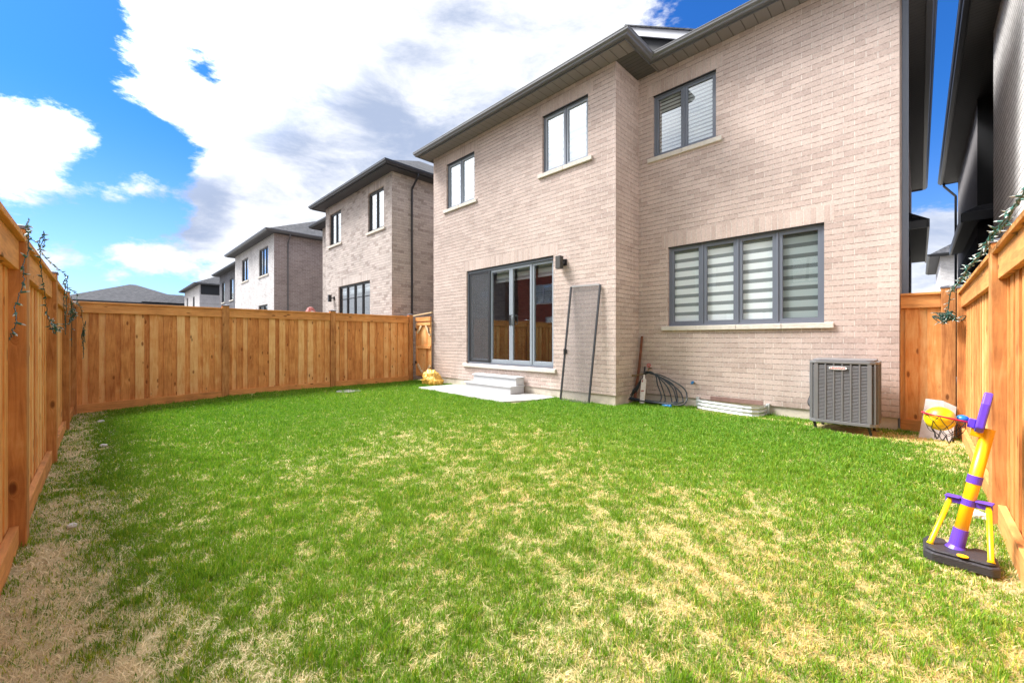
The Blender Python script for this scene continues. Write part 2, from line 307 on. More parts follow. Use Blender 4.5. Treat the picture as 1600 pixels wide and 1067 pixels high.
def shingle(name, c1, c2):
    m, nt, p = new_mat(name)
    tc = N(nt, 'ShaderNodeTexCoord'); bt = N(nt, 'ShaderNodeTexBrick', offset=.37, offset_frequency=2)
    sp = N(nt, 'ShaderNodeSeparateXYZ'); nt.links.new(tc.outputs['Object'], sp.inputs[0]); cb = N(nt, 'ShaderNodeCombineXYZ')
    nt.links.new(math_(nt, 'ADD', math_(nt, 'ADD', sp.outputs[0], sp.outputs[1]), 90.0), cb.inputs[0]); nt.links.new(math_(nt, 'ADD', sp.outputs[2], 20), cb.inputs[1])
    for k, v in (('Scale', 1.0), ('Brick Width', .21), ('Row Height', .075), ('Mortar Size', .006), ('Bias', 0.0)): bt.inputs[k].default_value = v
    bt.inputs['Color1'].default_value = (*c1, 1); bt.inputs['Color2'].default_value = (*c2, 1); bt.inputs['Mortar'].default_value = (c1[0]*.35, c1[1]*.35, c1[2]*.35, 1)
    nt.links.new(cb.outputs[0], bt.inputs[0])
    nz = N(nt, 'ShaderNodeTexNoise', i_Scale=60.0, i_Detail=4.0); nt.links.new(tc.outputs['Object'], nz.inputs[0])
    mr = N(nt, 'ShaderNodeMapRange', i_3=.75, i_4=1.25); nt.links.new(nz.outputs[0], mr.inputs[0])
    mx = N(nt, 'ShaderNodeMix', data_type='RGBA', blend_type='MULTIPLY'); mx.inputs[0].default_value = 1; nt.links.new(bt.outputs[0], mx.inputs[6]); nt.links.new(mr.outputs[0], mx.inputs[7])
    nt.links.new(mx.outputs[2], p.inputs['Base Color']); p.inputs['Roughness'].default_value = .95
    b = N(nt, 'ShaderNodeBump', i_Strength=1.0, i_Distance=.01, invert=True); nt.links.new(bt.outputs['Fac'], b.inputs['Height']); nt.links.new(b.outputs[0], p.inputs['Normal'])
    return m

TA = dict(c1=(.55, .445, .40), c2=(.48, .382, .34), mortar=(.66, .59, .54), dark=(.70, .66, .66))
M = {}
M['brick_x'] = brick('tan brick', axis='x', **TA)
M['brick_y'] = brick('tan brick side', axis='y', **TA)
M['brick_sold'] = brick('tan soldier brick', axis='x', soldier=True, **TA)
NB = dict(c1=(.54, .475, .44), c2=(.41, .355, .325), mortar=(.62, .58, .55), dark=(.66, .62, .60), dark_amt=.8)
M['n1_x'] = brick('pale mottled brick', axis='x', **NB); M['n1_y'] = brick('pale mottled brick side', axis='y', **NB)
M['n1_sold'] = brick('pale mottled soldier', axis='x', soldier=True, **NB)
WB = dict(c1=(.66, .64, .64), c2=(.57, .55, .55), mortar=(.62, .61, .61), dark=(.8, .78, .78))
M['n2_x'] = brick('white brick', axis='x', **WB)
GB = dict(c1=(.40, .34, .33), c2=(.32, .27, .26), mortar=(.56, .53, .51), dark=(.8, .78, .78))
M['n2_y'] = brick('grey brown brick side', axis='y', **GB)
DG = dict(c1=(.16, .16, .18), c2=(.13, .13, .15), mortar=(.2, .2, .21))
M['n3_x'] = brick('charcoal brick', axis='x', **DG); M['n3_y'] = brick('charcoal brick side', axis='y', **DG)
RB = dict(c1=(.33, .075, .05), c2=(.24, .05, .035), mortar=(.30, .19, .16))
M['red_x'] = brick('red brick', axis='x', **RB); M['red_y'] = brick('red brick side', axis='y', **RB)
BB = dict(c1=(.20, .17, .16), c2=(.15, .125, .12), mortar=(.26, .24, .23))
M['brown_x'] = brick('brown brick', axis='x', **BB); M['brown_y'] = brick('brown brick side', axis='y', **BB)
RW = dict(c1=(.80, .79, .78), c2=(.72, .71, .70), mortar=(.40, .39, .39), dark=(.85, .85, .85))
M['rn_y'] = brick('pale grey brick side', axis='y', bumpd=.012, **RW); M['rn_x'] = brick('pale grey brick', axis='x', **RW)
M['sill'] = plain('limestone sill', (.58, .54, .48), .9, bump=.8, bscale=30, var=.12, vscale=12)
M['concrete'] = plain('foundation concrete', (.50, .45, .38), .95, bump=.5, bscale=20, var=.28, vscale=3)
M['slab'] = plain('patio slab', (.44, .43, .41), .9, bump=.2, bscale=60, var=.06, vscale=4)
M['white_step'] = plain('white painted concrete', (.50, .51, .53), .7, bump=.2, bscale=50, var=.04)
M['frame'] = plain('slate grey vinyl', (.135, .155, .195), .45, var=.04)
M['frame_light'] = plain('light grey sash', (.25, .285, .33), .45)
M['frame_dark'] = plain('black frame', (.02, .022, .026), .45)
M['gutter'] = plain('charcoal gutter', (.12, .122, .13), .32, spec=.6)
M['gutter_dark'] = plain('near black gutter', (.028, .03, .036), .35, spec=.6)
M['gutter_white'] = plain('white trim', (.5, .51, .55), .5)
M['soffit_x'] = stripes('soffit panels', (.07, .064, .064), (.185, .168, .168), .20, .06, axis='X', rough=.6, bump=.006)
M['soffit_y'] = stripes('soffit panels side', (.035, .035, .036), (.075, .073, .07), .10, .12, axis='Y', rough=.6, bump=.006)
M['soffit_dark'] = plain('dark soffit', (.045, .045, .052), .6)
M['shingle'] = shingle('asphalt shingles', (.034, .037, .046), (.080, .081, .090))
M['siding_dark'] = plain('dark siding', (.02, .021, .024), .6)
M['wall_light'] = plain('pale siding', (.5, .5, .52), .8)
M['glass'] = glass('window glass', .12); M['glass_up'] = glass('upper window glass', .30); M['glass_door'] = glass('patio door glass', .30)
M['zebra'] = stripes('zebra blind', (.25, .28, .29), (.86, .91, .93), .178, .38, soft=.03)
M['zebra_dark_refl'] = stripes('zebra blind with painted reflection', (.10, .12, .12), (.34, .40, .40), .178, .38, soft=.03)  # darker copy of the blind: dark reflection in the last pane painted in
M['zebra_white'] = stripes('white blind', (.36, .40, .42), (.66, .71, .73), .15, .35, soft=.05)
M['shutter'] = stripes('louvre shutter', (.06, .06, .06), (.62, .66, .66), .075, .38, soft=.05)
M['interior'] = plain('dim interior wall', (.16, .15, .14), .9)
M['blackmetal'] = plain('black metal', (.02, .02, .022), .4)
M['lampmetal'] = plain('bronze lamp metal', (.05, .047, .042), .5)
M['screen'] = screen_mat('insect screen', (.17, .155, .155), .46)
M['screen_door'] = screen_mat('door screen', (.07, .075, .085), .55)
CE = dict(dark=(.45, .15, .042), mid=(.71, .315, .098), light=(.86, .53, .23))
M['cedar_v'] = wood('cedar boards', along='z', **CE); M['cedar_x'] = wood('cedar rails', along='x', **{**CE, 'dark': (.32, .13, .045)}, spread=.7)
M['post'] = wood('cedar post', dark=(.26, .09, .028), mid=(.52, .23, .075), light=(.72, .42, .18), along='z')
M['rawwood'] = wood('bare lumber', dark=(.5, .35, .18), mid=(.66, .5, .3), light=(.75, .6, .4), along='x', spread=.5)
M['postcap'] = plain('grey post cap', (.13, .14, .17), .5)
M['rust'] = plain('rusty brown pole', (.15, .05, .025), .85, var=.4, vscale=9, bump=.4)
M['hose'] = plain('dark hose rubber', (.018, .028, .035), .38, var=.3, vscale=10)
M['batwood'] = plain('bleached willow', (.66, .62, .58), .7, var=.22, vscale=14)
M['batmark'] = plain('faded red decal', (.35, .03, .03), .6)
M['rubber'] = plain('black grip', (.012, .012, .014), .6)
M['brass'] = plain('weathered brass', (.25, .18, .1), .4, metal=.8)
M['red'] = plain('red handle', (.5, .03, .04), .4)
M['bluepl'] = plain('bright blue plastic', (.01, .16, .42), .3)
M['galv'] = plain('galvanised steel', (.62, .65, .67), .38, metal=.55, var=.1, vscale=8)
M['ac'] = plain('grey painted cabinet', (.155, .155, .162), .42, var=.06)
M['ac_dark'] = plain('dark coil', (.022, .024, .03), .8)  # near black colour of the coil behind the louvres
M['ac_fin'] = plain('louvre grey', (.165, .165, .17), .45)
M['badge'] = plain('white badge', (.8, .8, .8), .3)
M['badgered'] = plain('red lettering', (.45, .02, .03), .4)
M['yellow'] = plain('yellow plastic', (.88, .45, .004), .32)
M['ballyellow'] = plain('yellow ball', (.90, .66, .005), .35)
M['purple'] = plain('purple plastic', (.11, .045, .50), .35)
M['basepl'] = plain('charcoal plastic', (.032, .03, .036), .5, bump=.3, bscale=120)
M['redpl'] = plain('red plastic', (.75, .02, .05), .35)
M['net'] = plain('black net cord', (.01, .01, .012), .7)
M['paver'] = plain('weathered stone slab', (.40, .38, .37), .9, bump=.5, bscale=14, var=.22, vscale=9)
M['bag'] = plain('yellow plastic bag', (.72, .42, .08), .45, var=.25, vscale=7)
M['stone'] = plain('pale stone', (.6, .58, .55), .9, bump=.4, var=.2, vscale=20)
M['wire'] = plain('dark green wire', (.015, .06, .045), .5)
M['bulb'] = plain('clear bulb', (.5, .55, .52), .15)
M['leafwire'] = plain('green socket', (.03, .13, .10), .5)
M['drain'] = plain('grey drain cover', (.22, .21, .2), .8, var=.3, vscale=30)
M['umb'] = stripes('umbrella stripes', (.42, .14, .13), (.62, .52, .50), .28, .5, axis='X')

# ================================================================== ground
def gz(x, y):
    """height of the lawn"""
    a = np.exp(-(((x + 11.5) / 2.6) ** 2 + ((y + .3) / 2.2) ** 2)) * -.11
    b = np.sin(x * 1.3 + 1) * np.cos(y * 1.1) * .010 + np.sin(x * 3.1) * np.sin(y * 2.7 + .6) * .006
    c = np.exp(-((x + 1.3) / 1.6) ** 2 - ((y - 7.2) / .5) ** 2) * .03
    return a + b + c - .012
def vnoise(x, y, s, seed):
    g = np.random.default_rng(seed).random((256, 256)); X = x * s + 100; Y = y * s + 100
    i = np.floor(X).astype(int); j = np.floor(Y).astype(int); fx = X - i; fy = Y - j; fx = fx*fx*(3-2*fx); fy = fy*fy*(3-2*fy)
    i %= 255; j %= 255
    return g[i, j]*(1-fx)*(1-fy) + g[i+1, j]*fx*(1-fy) + g[i, j+1]*(1-fx)*fy + g[i+1, j+1]*fx*fy
def fbm(x, y, s, seed, o=4):
    t = 0; a = .5; n = 0
    for k in range(o): t = t + a * vnoise(x, y, s * 2 ** k, seed + k); n += a; a *= .55
    return t / n
def green(x, y):
    """how green the turf is, 0..1"""
    G = lambda cx, cy, sx, sy: np.exp(-((x-cx)/sx)**2 - ((y-cy)/sy)**2)
    g = .88 + .30*G(-8.6, 2.2, 3.0, 2.2) + .42*np.exp(-((y-6.6)/1.5)**2) + .12*G(-3.0, .6, .9, .6)
    g = g - .16*G(-2.6, 2.6, 2.2, 1.5) - .20*G(-.9, 2.6, .8, 1.0) - .12*G(-5.2, 3.6, 2.2, 1.4)
    g = g - .50*np.exp(-((y+.25)/.28)**2) - .42*G(-1.9, .0, 1.3, .45) - .30*np.exp(-((x-.36)/.28)**2) - 1.1*G(-.35, 7.5, 1.1, .42) - .5*G(.1, 6.6, .35, .8) - .5*G(-2.2, 7.6, .9, .18) - .25*G(-.1, 2.2, .35, .9)
    g = g + (fbm(x, y, 1.1, 3) - .5) * .40 + (fbm(x, y, 9.0, 11) - .5) * .42 + (fbm(x, y, 30.0, 17, 2) - .5) * .95
    return np.clip(g, 0, 1)
def sheet(name, x0, x1, y0, y1, step, zf, mat):
    xs = np.arange(x0, x1 + step/2, step); ys = np.arange(y0, y1 + step/2, step); X, Y = np.meshgrid(xs, ys); Z = zf(X, Y)
    v = np.stack([X.ravel(), Y.ravel(), Z.ravel()], 1); nx = len(xs); ny = len(ys)
    idx = np.arange(nx*ny).reshape(ny, nx); f = np.stack([idx[:-1, :-1].ravel(), idx[:-1, 1:].ravel(), idx[1:, 1:].ravel(), idx[1:, :-1].ravel()], 1)
    me = bpy.data.meshes.new(name); me.from_pydata(v.tolist(), [], f.tolist()); me.materials.append(mat)
    me.polygons.foreach_set('use_smooth', [True]*len(me.polygons)); o = bpy.data.objects.new(name, me); COL.objects.link(o); return o, X, Y
def soil_mat():
    m, nt, p = new_mat('thatch and soil')
    tc = N(nt, 'ShaderNodeTexCoord'); at = N(nt, 'ShaderNodeAttribute', attribute_name='green')
    n = N(nt, 'ShaderNodeTexNoise', i_Scale=45.0, i_Detail=7.0, i_Roughness=.75); nt.links.new(tc.outputs['Object'], n.inputs[0])
    nb = N(nt, 'ShaderNodeTexNoise', i_Scale=4.0, i_Detail=4.0); nt.links.new(tc.outputs['Object'], nb.inputs[0])
    rp = N(nt, 'ShaderNodeValToRGB'); e = rp.color_ramp.elements; e[0].position = .32; e[0].color = (.16, .10, .04, 1); e[1].position = .60; e[1].color = (.76, .63, .36, 1)
    k = e.new(.46); k.color = (.52, .40, .20, 1); nt.links.new(n.outputs[0], rp.inputs[0])
    rg = N(nt, 'ShaderNodeMix', data_type='RGBA'); rg.inputs[7].default_value = (.20, .24, .05, 1)
    mr = N(nt, 'ShaderNodeMapRange', clamp=True, i_3=0.0, i_4=.8); mr.inputs[1].default_value = .3; mr.inputs[2].default_value = .8; nt.links.new(at.outputs['Fac'], mr.inputs[0])
    sy = N(nt, 'ShaderNodeSeparateXYZ'); nt.links.new(tc.outputs['Object'], sy.inputs[0])
    pl = N(nt, 'ShaderNodeMapRange', interpolation_type='SMOOTHSTEP', i_3=1.0, i_4=0.0); pl.inputs[1].default_value = -.1; pl.inputs[2].default_value = .8; nt.links.new(sy.outputs[1], pl.inputs[0])
    pm = N(nt, 'ShaderNodeMix', data_type='RGBA', blend_type='MIX'); nt.links.new(math_(nt, 'MULTIPLY', pl.outputs[0], .6), pm.inputs[0]); nt.links.new(rp.outputs[0], pm.inputs[6]); pm.inputs[7].default_value = (.70, .58, .34, 1)
    nt.links.new(mr.outputs[0], rg.inputs[0]); nt.links.new(pm.outputs[2], rg.inputs[6]); nt.links.new(rg.outputs[2], p.inputs['Base Color']); p.inputs['Roughness'].default_value = 1
    b = N(nt, 'ShaderNodeBump', i_Strength=1.0, i_Distance=.02); nt.links.new(n.outputs[0], b.inputs['Height']); nt.links.new(b.outputs[0], p.inputs['Normal'])
    return m
soil, SX, SY = sheet('ground', -11.62, .48, -.5, 8.3, .08, gz, soil_mat()); tag(soil, kind='structure')
ca = soil.data.attributes.new('green', 'FLOAT', 'POINT'); ca.data.foreach_set('value', green(SX, SY).ravel().astype(np.float32))
M['terrain'] = plain('packed ground', (.17, .16, .135), .95, var=.4, vscale=.3, bump=.5, bscale=8)
ter = MB(); ter.add([(-900, -900, -.16), (900, -900, -.16), (900, 900, -.16), (-900, 900, -.16)], [(0, 1, 2, 3)]).build('terrain', M['terrain'])
bpy.data.objects['terrain']['kind'] = 'structure'

# ------------------------------------------------------------------ grass blades (one mesh)
def grass_mat():
    m, nt, p = new_mat('grass blades'); out = nt.nodes['Material Output']
    at = N(nt, 'ShaderNodeAttribute', attribute_name='tint'); nt.links.new(at.outputs['Color'], p.inputs['Base Color'])
    p.inputs['Roughness'].default_value = .55; p.inputs['Specular IOR Level'].default_value = .3
    tr = N(nt, 'ShaderNodeBsdfTranslucent'); nt.links.new(at.outputs['Color'], tr.inputs[0])
    mx = N(nt, 'ShaderNodeMixShader'); mx.inputs[0].default_value = .35; nt.links.new(p.outputs[0], mx.inputs[1]); nt.links.new(tr.outputs[0], mx.inputs[2]); nt.links.new(mx.outputs[0], out.inputs[0])
    return m
EXCL = [(-9.5, -5.85, 5.93, 7.3), (-11.6, -4.2, 7.17, 9), (-4.35, 1, 8.1, 9), (-2.97, -1.9, 7.72, 8.2), (-1.1, -.4, 7.2, 7.95), (.02, .30, 3.46, 3.73)]
def make_grass():
    n = 3400000; x = RNG.uniform(-11.46, .385, n); y = RNG.uniform(-.365, 8.1, n)
    a = R(45.13); dep = -x*math.cos(a) + y*math.sin(a); lat = x*math.sin(a) + y*math.cos(a); d = np.hypot(x, y)
    vis = (dep > .25) & (np.abs(lat) < dep*1.36 + .4)
    rho = np.where(d < 2.6, 1.0, (2.6/np.maximum(d, 2.6))**1.25)
    keep = vis & (RNG.random(n) < rho)
    for (a0, a1, b0, b1) in EXCL: keep &= ~((x > a0) & (x < a1) & (y > b0) & (y < b1))
    x, y, d = x[keep], y[keep], d[keep]
    g = green(x, y); r = RNG.random(len(x))
    tuft = fbm(x, y, 9.0, 40, 3)
    isg = r < np.clip((g - .12) * 1.15 + np.clip(fbm(x, y, 4.5, 61, 2) - .58, 0, 1) * 1.8, .03, .97)
    straw = ~isg
    # bare spots thin out the straw
    keep2 = isg | (RNG.random(len(x)) < .55); keep2 &= ~(isg & (tuft < .36) & (RNG.random(len(x)) < .7) & (g < .8))
    x, y, d, g, tuft, isg = (q[keep2] for q in (x, y, d, g, tuft, isg)); n = len(x)
    straw = ~isg
    h = np.where(isg, RNG.uniform(.014, .036, n) * (.45 + 1.0*tuft) * (.75 + .5*g), RNG.uniform(.014, .050, n))
    h *= np.where(isg & (tuft > .60), 1.0 + (tuft-.60)*1.6, 1)
    tall = isg & (RNG.random(n) < .025); h[tall] *= 1.7
    h *= 1 + .03*np.minimum(d, 10)
    w = RNG.uniform(.0010, .0021, n) * np.where(d < 2.6, 1, (d/2.6)**.72) * np.where(straw, .9, 1)
    w = np.where(RNG.random(n) < .03, w*2.1, w)
    th = RNG.uniform(0, 2*np.pi, n); lean = np.where(isg, RNG.uniform(.1, .9, n), RNG.uniform(.9, 3.2, n)); face = th + np.pi/2 + RNG.normal(0, .5, n)
    z = gz(x, y) - .004
    dx, dy = np.cos(th), np.sin(th); fx, fy = np.cos(face), np.sin(face)
    k = 1/np.sqrt(1 + lean**2)
    V = np.zeros((n, 5, 3))
    mid = .55; c1 = .45
    for i, (t, ww, ln) in enumerate(((0, 1, 0), (0, -1, 0), (mid, .8, c1), (mid, -.8, c1), (1, 0, 1))):
        V[:, i, 0] = x + dx*h*lean*k*ln*(.55 + .45*ln)*1.0 + fx*w*ww
        V[:, i, 1] = y + dy*h*lean*k*ln*(.55 + .45*ln)*1.0 + fy*w*ww
        V[:, i, 2] = z + h*k*t*np.where(straw, .9 if t < 1 else .8, 1) + np.where(straw, .004, 0)
    F4 = np.array([0, 1, 3, 2]); F3 = np.array([2, 3, 4])
    base = (np.arange(n)*5)[:, None]
    loops = np.concatenate([base + F4, base + F3], 1).ravel()
    me = bpy.data.meshes.new('grass'); me.vertices.add(n*5); me.vertices.foreach_set('co', V.reshape(-1).astype(np.float32))
    me.loops.add(n*7); me.loops.foreach_set('vertex_index', loops.astype(np.int32))
    me.polygons.add(n*2); st = (np.arange(n)*7)[:, None] + np.array([0, 4]); me.polygons.foreach_set('loop_start', st.ravel().astype(np.int32))
    me.update(calc_edges=True)
    # tint
    G1 = np.array([.075, .225, .010]); G2 = np.array([.265, .44, .024]); Y1 = np.array([.46, .50, .06]); S1 = np.array([.72, .56, .22]); S2 = np.array([.64, .42, .12]); S3 = np.array([.86, .77, .46])
    t = RNG.random(n)[:, None]; c = G1*(1-t) + G2*t
    yel = (RNG.random(n) < .07 + .70*np.clip(.85 - g, 0, 1))[:, None]; c = np.where(yel, Y1*(.7 + .5*t), c)
    warm = np.clip(fbm(x, y, .8, 77, 3)*2 - .5 + .45*np.exp(-((x+1.2)/1.4)**2-((y-2.4)/1.4)**2), 0, 1)[:, None]
    sc = (S1*(1-t) + S3*t)*(1-warm*.6) + (S2*(.8+.5*t))*warm*.6
    pale = np.clip(np.exp(-((y+.2)/.55)**2)*1.1 + np.exp(-((x+1.9)/1.4)**2-((y-.1)/.6)**2), 0, 1)[:, None]
    sc = sc*(1-pale) + (np.array([.74, .60, .33])*(1-t) + np.array([.93, .84, .58])*t)*pale
    lush = np.clip(np.exp(-((x+8.6)/3.4)**2-((y-2.0)/2.4)**2) + np.exp(-((y-6.8)/1.6)**2), 0, 1)[:, None]
    c = c*(1 - lush*np.array([.24, .10, .1]))
    c = np.where(straw[:, None], sc, c); c = c * RNG.uniform(.8, 1.15, n)[:, None]
    col = np.ones((n, 5, 4), dtype=np.float32); col[:, :, :3] = c[:, None, :]
    at = me.color_attributes.new('tint', 'FLOAT_COLOR', 'POINT'); at.data.foreach_set('color', col.ravel())
    me.materials.append(grass_mat()); o = bpy.data.objects.new('grass', me); COL.objects.link(o)
    tag(o, 'patchy green lawn with dry straw coloured spots', 'grass', kind='stuff'); print('blades', n)
make_grass()

# ================================================================== fences
def fence(label, loc, rz, L, posts, top=2.0, zb=lambda u: 0.0, group='cedar fences round the lawn', cut_end=None, seed=1, name='wooden_fence'):
    """local x along the fence, local y = 0 front face of posts (yard side), z up"""
    t = thing(name, label, 'fence', loc, rz, group); rr = random.Random(seed)
    for i, u in enumerate(posts):
        b = MB(); b.box(u-.07, u+.07, -.14, 0, -.3, top+.045)
        p = b.build('post', M['post'], t, bevel=.006, local=True)
        c = MB(); c.box(u-.078, u+.078, -.148, .008, top+.046, top+.064); c.add([(u-.078, -.148, top+.0641), (u+.078, -.148, top+.0641), (u+.078, .008, top+.0641), (u-.078, .008, top+.0641), (u, -.07, top+.085)], [(0, 1, 4), (1, 2, 4), (2, 3, 4), (3, 0, 4)])
        c.build('post_cap', M['postcap'], p, local=True)
    edges = [(posts[i]+.071, posts[i+1]-.071) for i in range(len(posts)-1)]
    if cut_end: edges.append((posts[-1]+.071, cut_end))
    for (a, b) in edges:
        z0, z1 = zb(a), zb(b); zm = (z0+z1)/2
        m = MB(); u = a - .003; k = 0
        while u < b - .02:
            w = min(.138, b+.003-u); tilt = rr.uniform(-.0015, .0015)
            m.box(u, u+w, -.092, -.074+tilt, zm+.02, top-.03)
            u += w + .088 + rr.uniform(-.006, .006)
        u = a - .0 + .10
        while u < b - .002:
            w = min(.138, b+.003-u); m.box(u, u+w, -.118, -.0995, zm+.02, top-.03); u += .138 + .088
        # closes the first and last slit
        m.build('board_panel', M['cedar_v'], t, local=True)
        h = MB(); h.box(a, b, -.072, -.032, top-.215, top-.036); h.box(a, b, -.153, -.114, top-.215, top-.036); h.build('header_rail', M['cedar_x'], t, bevel=.003, local=True)
        kb = MB(); kb.add([(a, -.072, z0-.12), (b, -.072, z1-.12), (b, -.032, z1-.12), (a, -.032, z0-.12), (a, -.072, z0+.14), (b, -.072, z1+.14), (b, -.032, z1+.14), (a, -.032, z0+.14)], [(0, 3, 2, 1), (4, 5, 6, 7), (0, 1, 5, 4), (1, 2, 6, 5), (2, 3, 7, 6), (3, 0, 4, 7)])
        kb.build('kick_board', M['cedar_x'], t, bevel=.003, local=True)
        c = MB(); c.box(a, b, -.158, -.002, top-.035, top); c.build('cap_rail', M['cedar_x'], t, bevel=.004, local=True)
    return t
fence('long cedar fence along the left edge, hung with string lights', (-11.5, -.33, 0), 0, 13.5, [.07, 2.48, 4.96, 7.44, 9.92, 12.3], top=1.95, zb=lambda u: -.11*math.exp(-(u/2.6)**2), seed=3)
fence('cedar board fence across the far left end of the lawn', (-11.5, 7.06, 0), -math.pi/2, 7.4, [.07, 2.517, 4.997], top=2.04, zb=lambda u: -.11*math.exp(-((7.36-u)/2.2)**2), cut_end=7.53, seed=5)
fence('bright cedar fence along the right edge behind the toy hoop', (.36, -.33, 0), math.pi/2, 9, [.07, 2.42, 4.86, 8.44], top=1.94, seed=9)
fence('short cedar fence section joining the house wall to the right fence', (.285, 8.25, 0), math.pi, .5, [.0], top=1.97, cut_end=.482, seed=11)

# ================================================================== walls, windows, houses
def wall_xz(m, y, x0, x1, z0, z1, holes, s=1, depth=.10, mi=0):
    """wall face in the plane y with openings; reveals go inwards (s=+1: faces -y)"""
    xs = sorted(set([x0, x1] + [h[0] for h in holes] + [h[1] for h in holes])); zs = sorted(set([z0, z1] + [h[2] for h in holes] + [h[3] for h in holes]))
    for i in range(len(xs)-1):
        for j in range(len(zs)-1):
            cx, cz = (xs[i]+xs[i+1])/2, (zs[j]+zs[j+1])/2
            if any(h[0] < cx < h[1] and h[2] < cz < h[3] for h in holes): continue
            q = [(xs[i], y, zs[j]), (xs[i+1], y, zs[j]), (xs[i+1], y, zs[j+1]), (xs[i], y, zs[j+1])]
            m.add(q if s > 0 else q[::-1], [(0, 1, 2, 3)], mi)
    for h in holes:
        a, b, c, d = h; y2 = y + s*depth
        m.add([(a, y, c), (a, y2, c), (a, y2, d), (a, y, d)], [(0, 1, 2, 3)], mi); m.add([(b, y, c), (b, y2, c), (b, y2, d), (b, y, d)], [(3, 2, 1, 0)], mi)
        m.add([(a, y, d), (b, y, d), (b, y2, d), (a, y2, d)], [(0, 1, 2, 3)], mi); m.add([(a, y, c), (b, y, c), (b, y2, c), (a, y2, c)], [(3, 2, 1, 0)], mi)
def plane_yz(m, x, y0, y1, z0, z1, face=1):
    q = [(x, y0, z0), (x, y1, z0), (x, y1, z1), (x, y0, z1)]; m.add(q if face > 0 else q[::-1], [(0, 1, 2, 3)])
def window(root, x0, x1, z0, z1, y, n=2, s=1, fmat='frame', sash='frame', gl='glass', blind=None, sill=True, fw=.04, sw=.045, rows=None, sill_ext=.11, label=None, blind_top=None, splits=None):
    f = MB(); rec = .055
    def bx(m, a, b, d0, d1, c, e): m.box(a, b, y+s*d0, y+s*d1, c, e)
    bx(f, x0, x0+fw, rec, .13, z0, z1); bx(f, x1-fw, x1, rec, .13, z0, z1); bx(f, x0+fw, x1-fw, rec, .13, z1-fw, z1); bx(f, x0+fw, x1-fw, rec, .13, z0, z0+fw)
    W_ = (x1-x0-2*fw); xs = [x0+fw + W_*i/n for i in range(n+1)]
    if splits: xs = [x0+fw] + list(splits) + [x1-fw]
    for q in xs[1:-1]: bx(f, q-.018, q+.018, rec-.004, .13, z0+fw, z1-fw)
    fr = f.build('window', M[fmat], root, bevel=.003)
    if label: fr['label'] = label
    sm = MB()
    for i in range(n):
        a = xs[i] + (.019 if i else .001); b = xs[i+1] - (.019 if i < n-1 else .001); c, e = z0+fw+.001, z1-fw-.001
        bx(sm, a, a+sw, rec+.012, .12, c, e); bx(sm, b-sw, b, rec+.012, .12, c, e); bx(sm, a+sw, b-sw, rec+.012, .12, e-sw, e); bx(sm, a+sw, b-sw, rec+.012, .12, c, c+sw)
        g = MB(); d = .095; p = [(a+sw, y+s*d, c+sw), (b-sw, y+s*d, c+sw), (b-sw, y+s*d, e-sw), (a+sw, y+s*d, e-sw)]
        g.add(p if s > 0 else p[::-1], [(0, 1, 2, 3)]); g.build('pane', M[gl], fr)
        if rows:
            for zz in rows: bx(sm, a+sw, b-sw, .085, .12, zz-.02, zz+.02)
    sm.build('sash', M[sash], fr, bevel=.002)
    if blind:
        for i in range(n):
            bl = MB(); a, b = xs[i]+.02, xs[i+1]-.02; bz0 = z0+fw+.03 if blind_top is None else z1-fw-blind_top
            bx(bl, a+.03, b-.03, .137, .142, bz0, z1-fw); bx(bl, a+.03, b-.03, .132, .147, bz0-.02, bz0)
            bo = bl.build('blind', M[blind[i] if isinstance(blind, (list, tuple)) else blind], fr)
            if isinstance(blind, (list, tuple)) and i == n-1: bo['label'] = 'banded blind with a dark pane reflection painted in'
    if sill:
        sl_ = MB(); zt = z0; xa, xb = x0-sill_ext, x1+sill_ext; k = max(1, round((xb-xa)/.75)); 
        for i in range(k):
            a = xa+(xb-xa)*i/k; b = xa+(xb-xa)*(i+1)/k - (.004 if i < k-1 else 0)
            bx(sl_, a, b, -.045, .05, zt-.09, zt-.001)
        sl_.build('sill', M['sill'], fr, bevel=.008)
    return fr
def sweep(m, path, prof, closed=False, mi=0):
    """path: xy points, outward side on the right of travel; prof: (out, z)"""
    P = [Vector((p[0], p[1])) for p in path]; n = len(P); rows = []
    for i in range(n):
        d0 = (P[i]-P[i-1]).normalized() if i else None; d1 = (P[i+1]-P[i]).normalized() if i < n-1 else None
        a = d0 or d1; b = d1 or d0
        n0 = Vector((a.y, -a.x)); n1_ = Vector((b.y, -b.x)); mt = (n0+n1_).normalized(); k = 1/max(.2, mt.dot(n0))
        rows.append([(P[i].x + mt.x*k*o, P[i].y + mt.y*k*o, z) for o, z in prof])
    q = len(prof); vs = [v for r_ in rows for v in r_]; fs = []
    for i in range(n-1):
        for j in range(q-1): fs.append((i*q+j, (i+1)*q+j, (i+1)*q+j+1, i*q+j+1))
    m.add(vs, fs, mi)
def gutter_profile(z):
    return [(-.01, z+.02), (0, z-.02), (.004, z-.02), (.004, z+.015), (.075, z+.012), (.082, z+.022), (.088, z+.045), (.108, z+.062), (.122, z+.080), (.124, z+.118), (.131, z+.122), (.131, z+.134), (.118, z+.134), (.112, z+.09), (.01, z+.09), (.0, z+.16), (-.03, z+.16)]
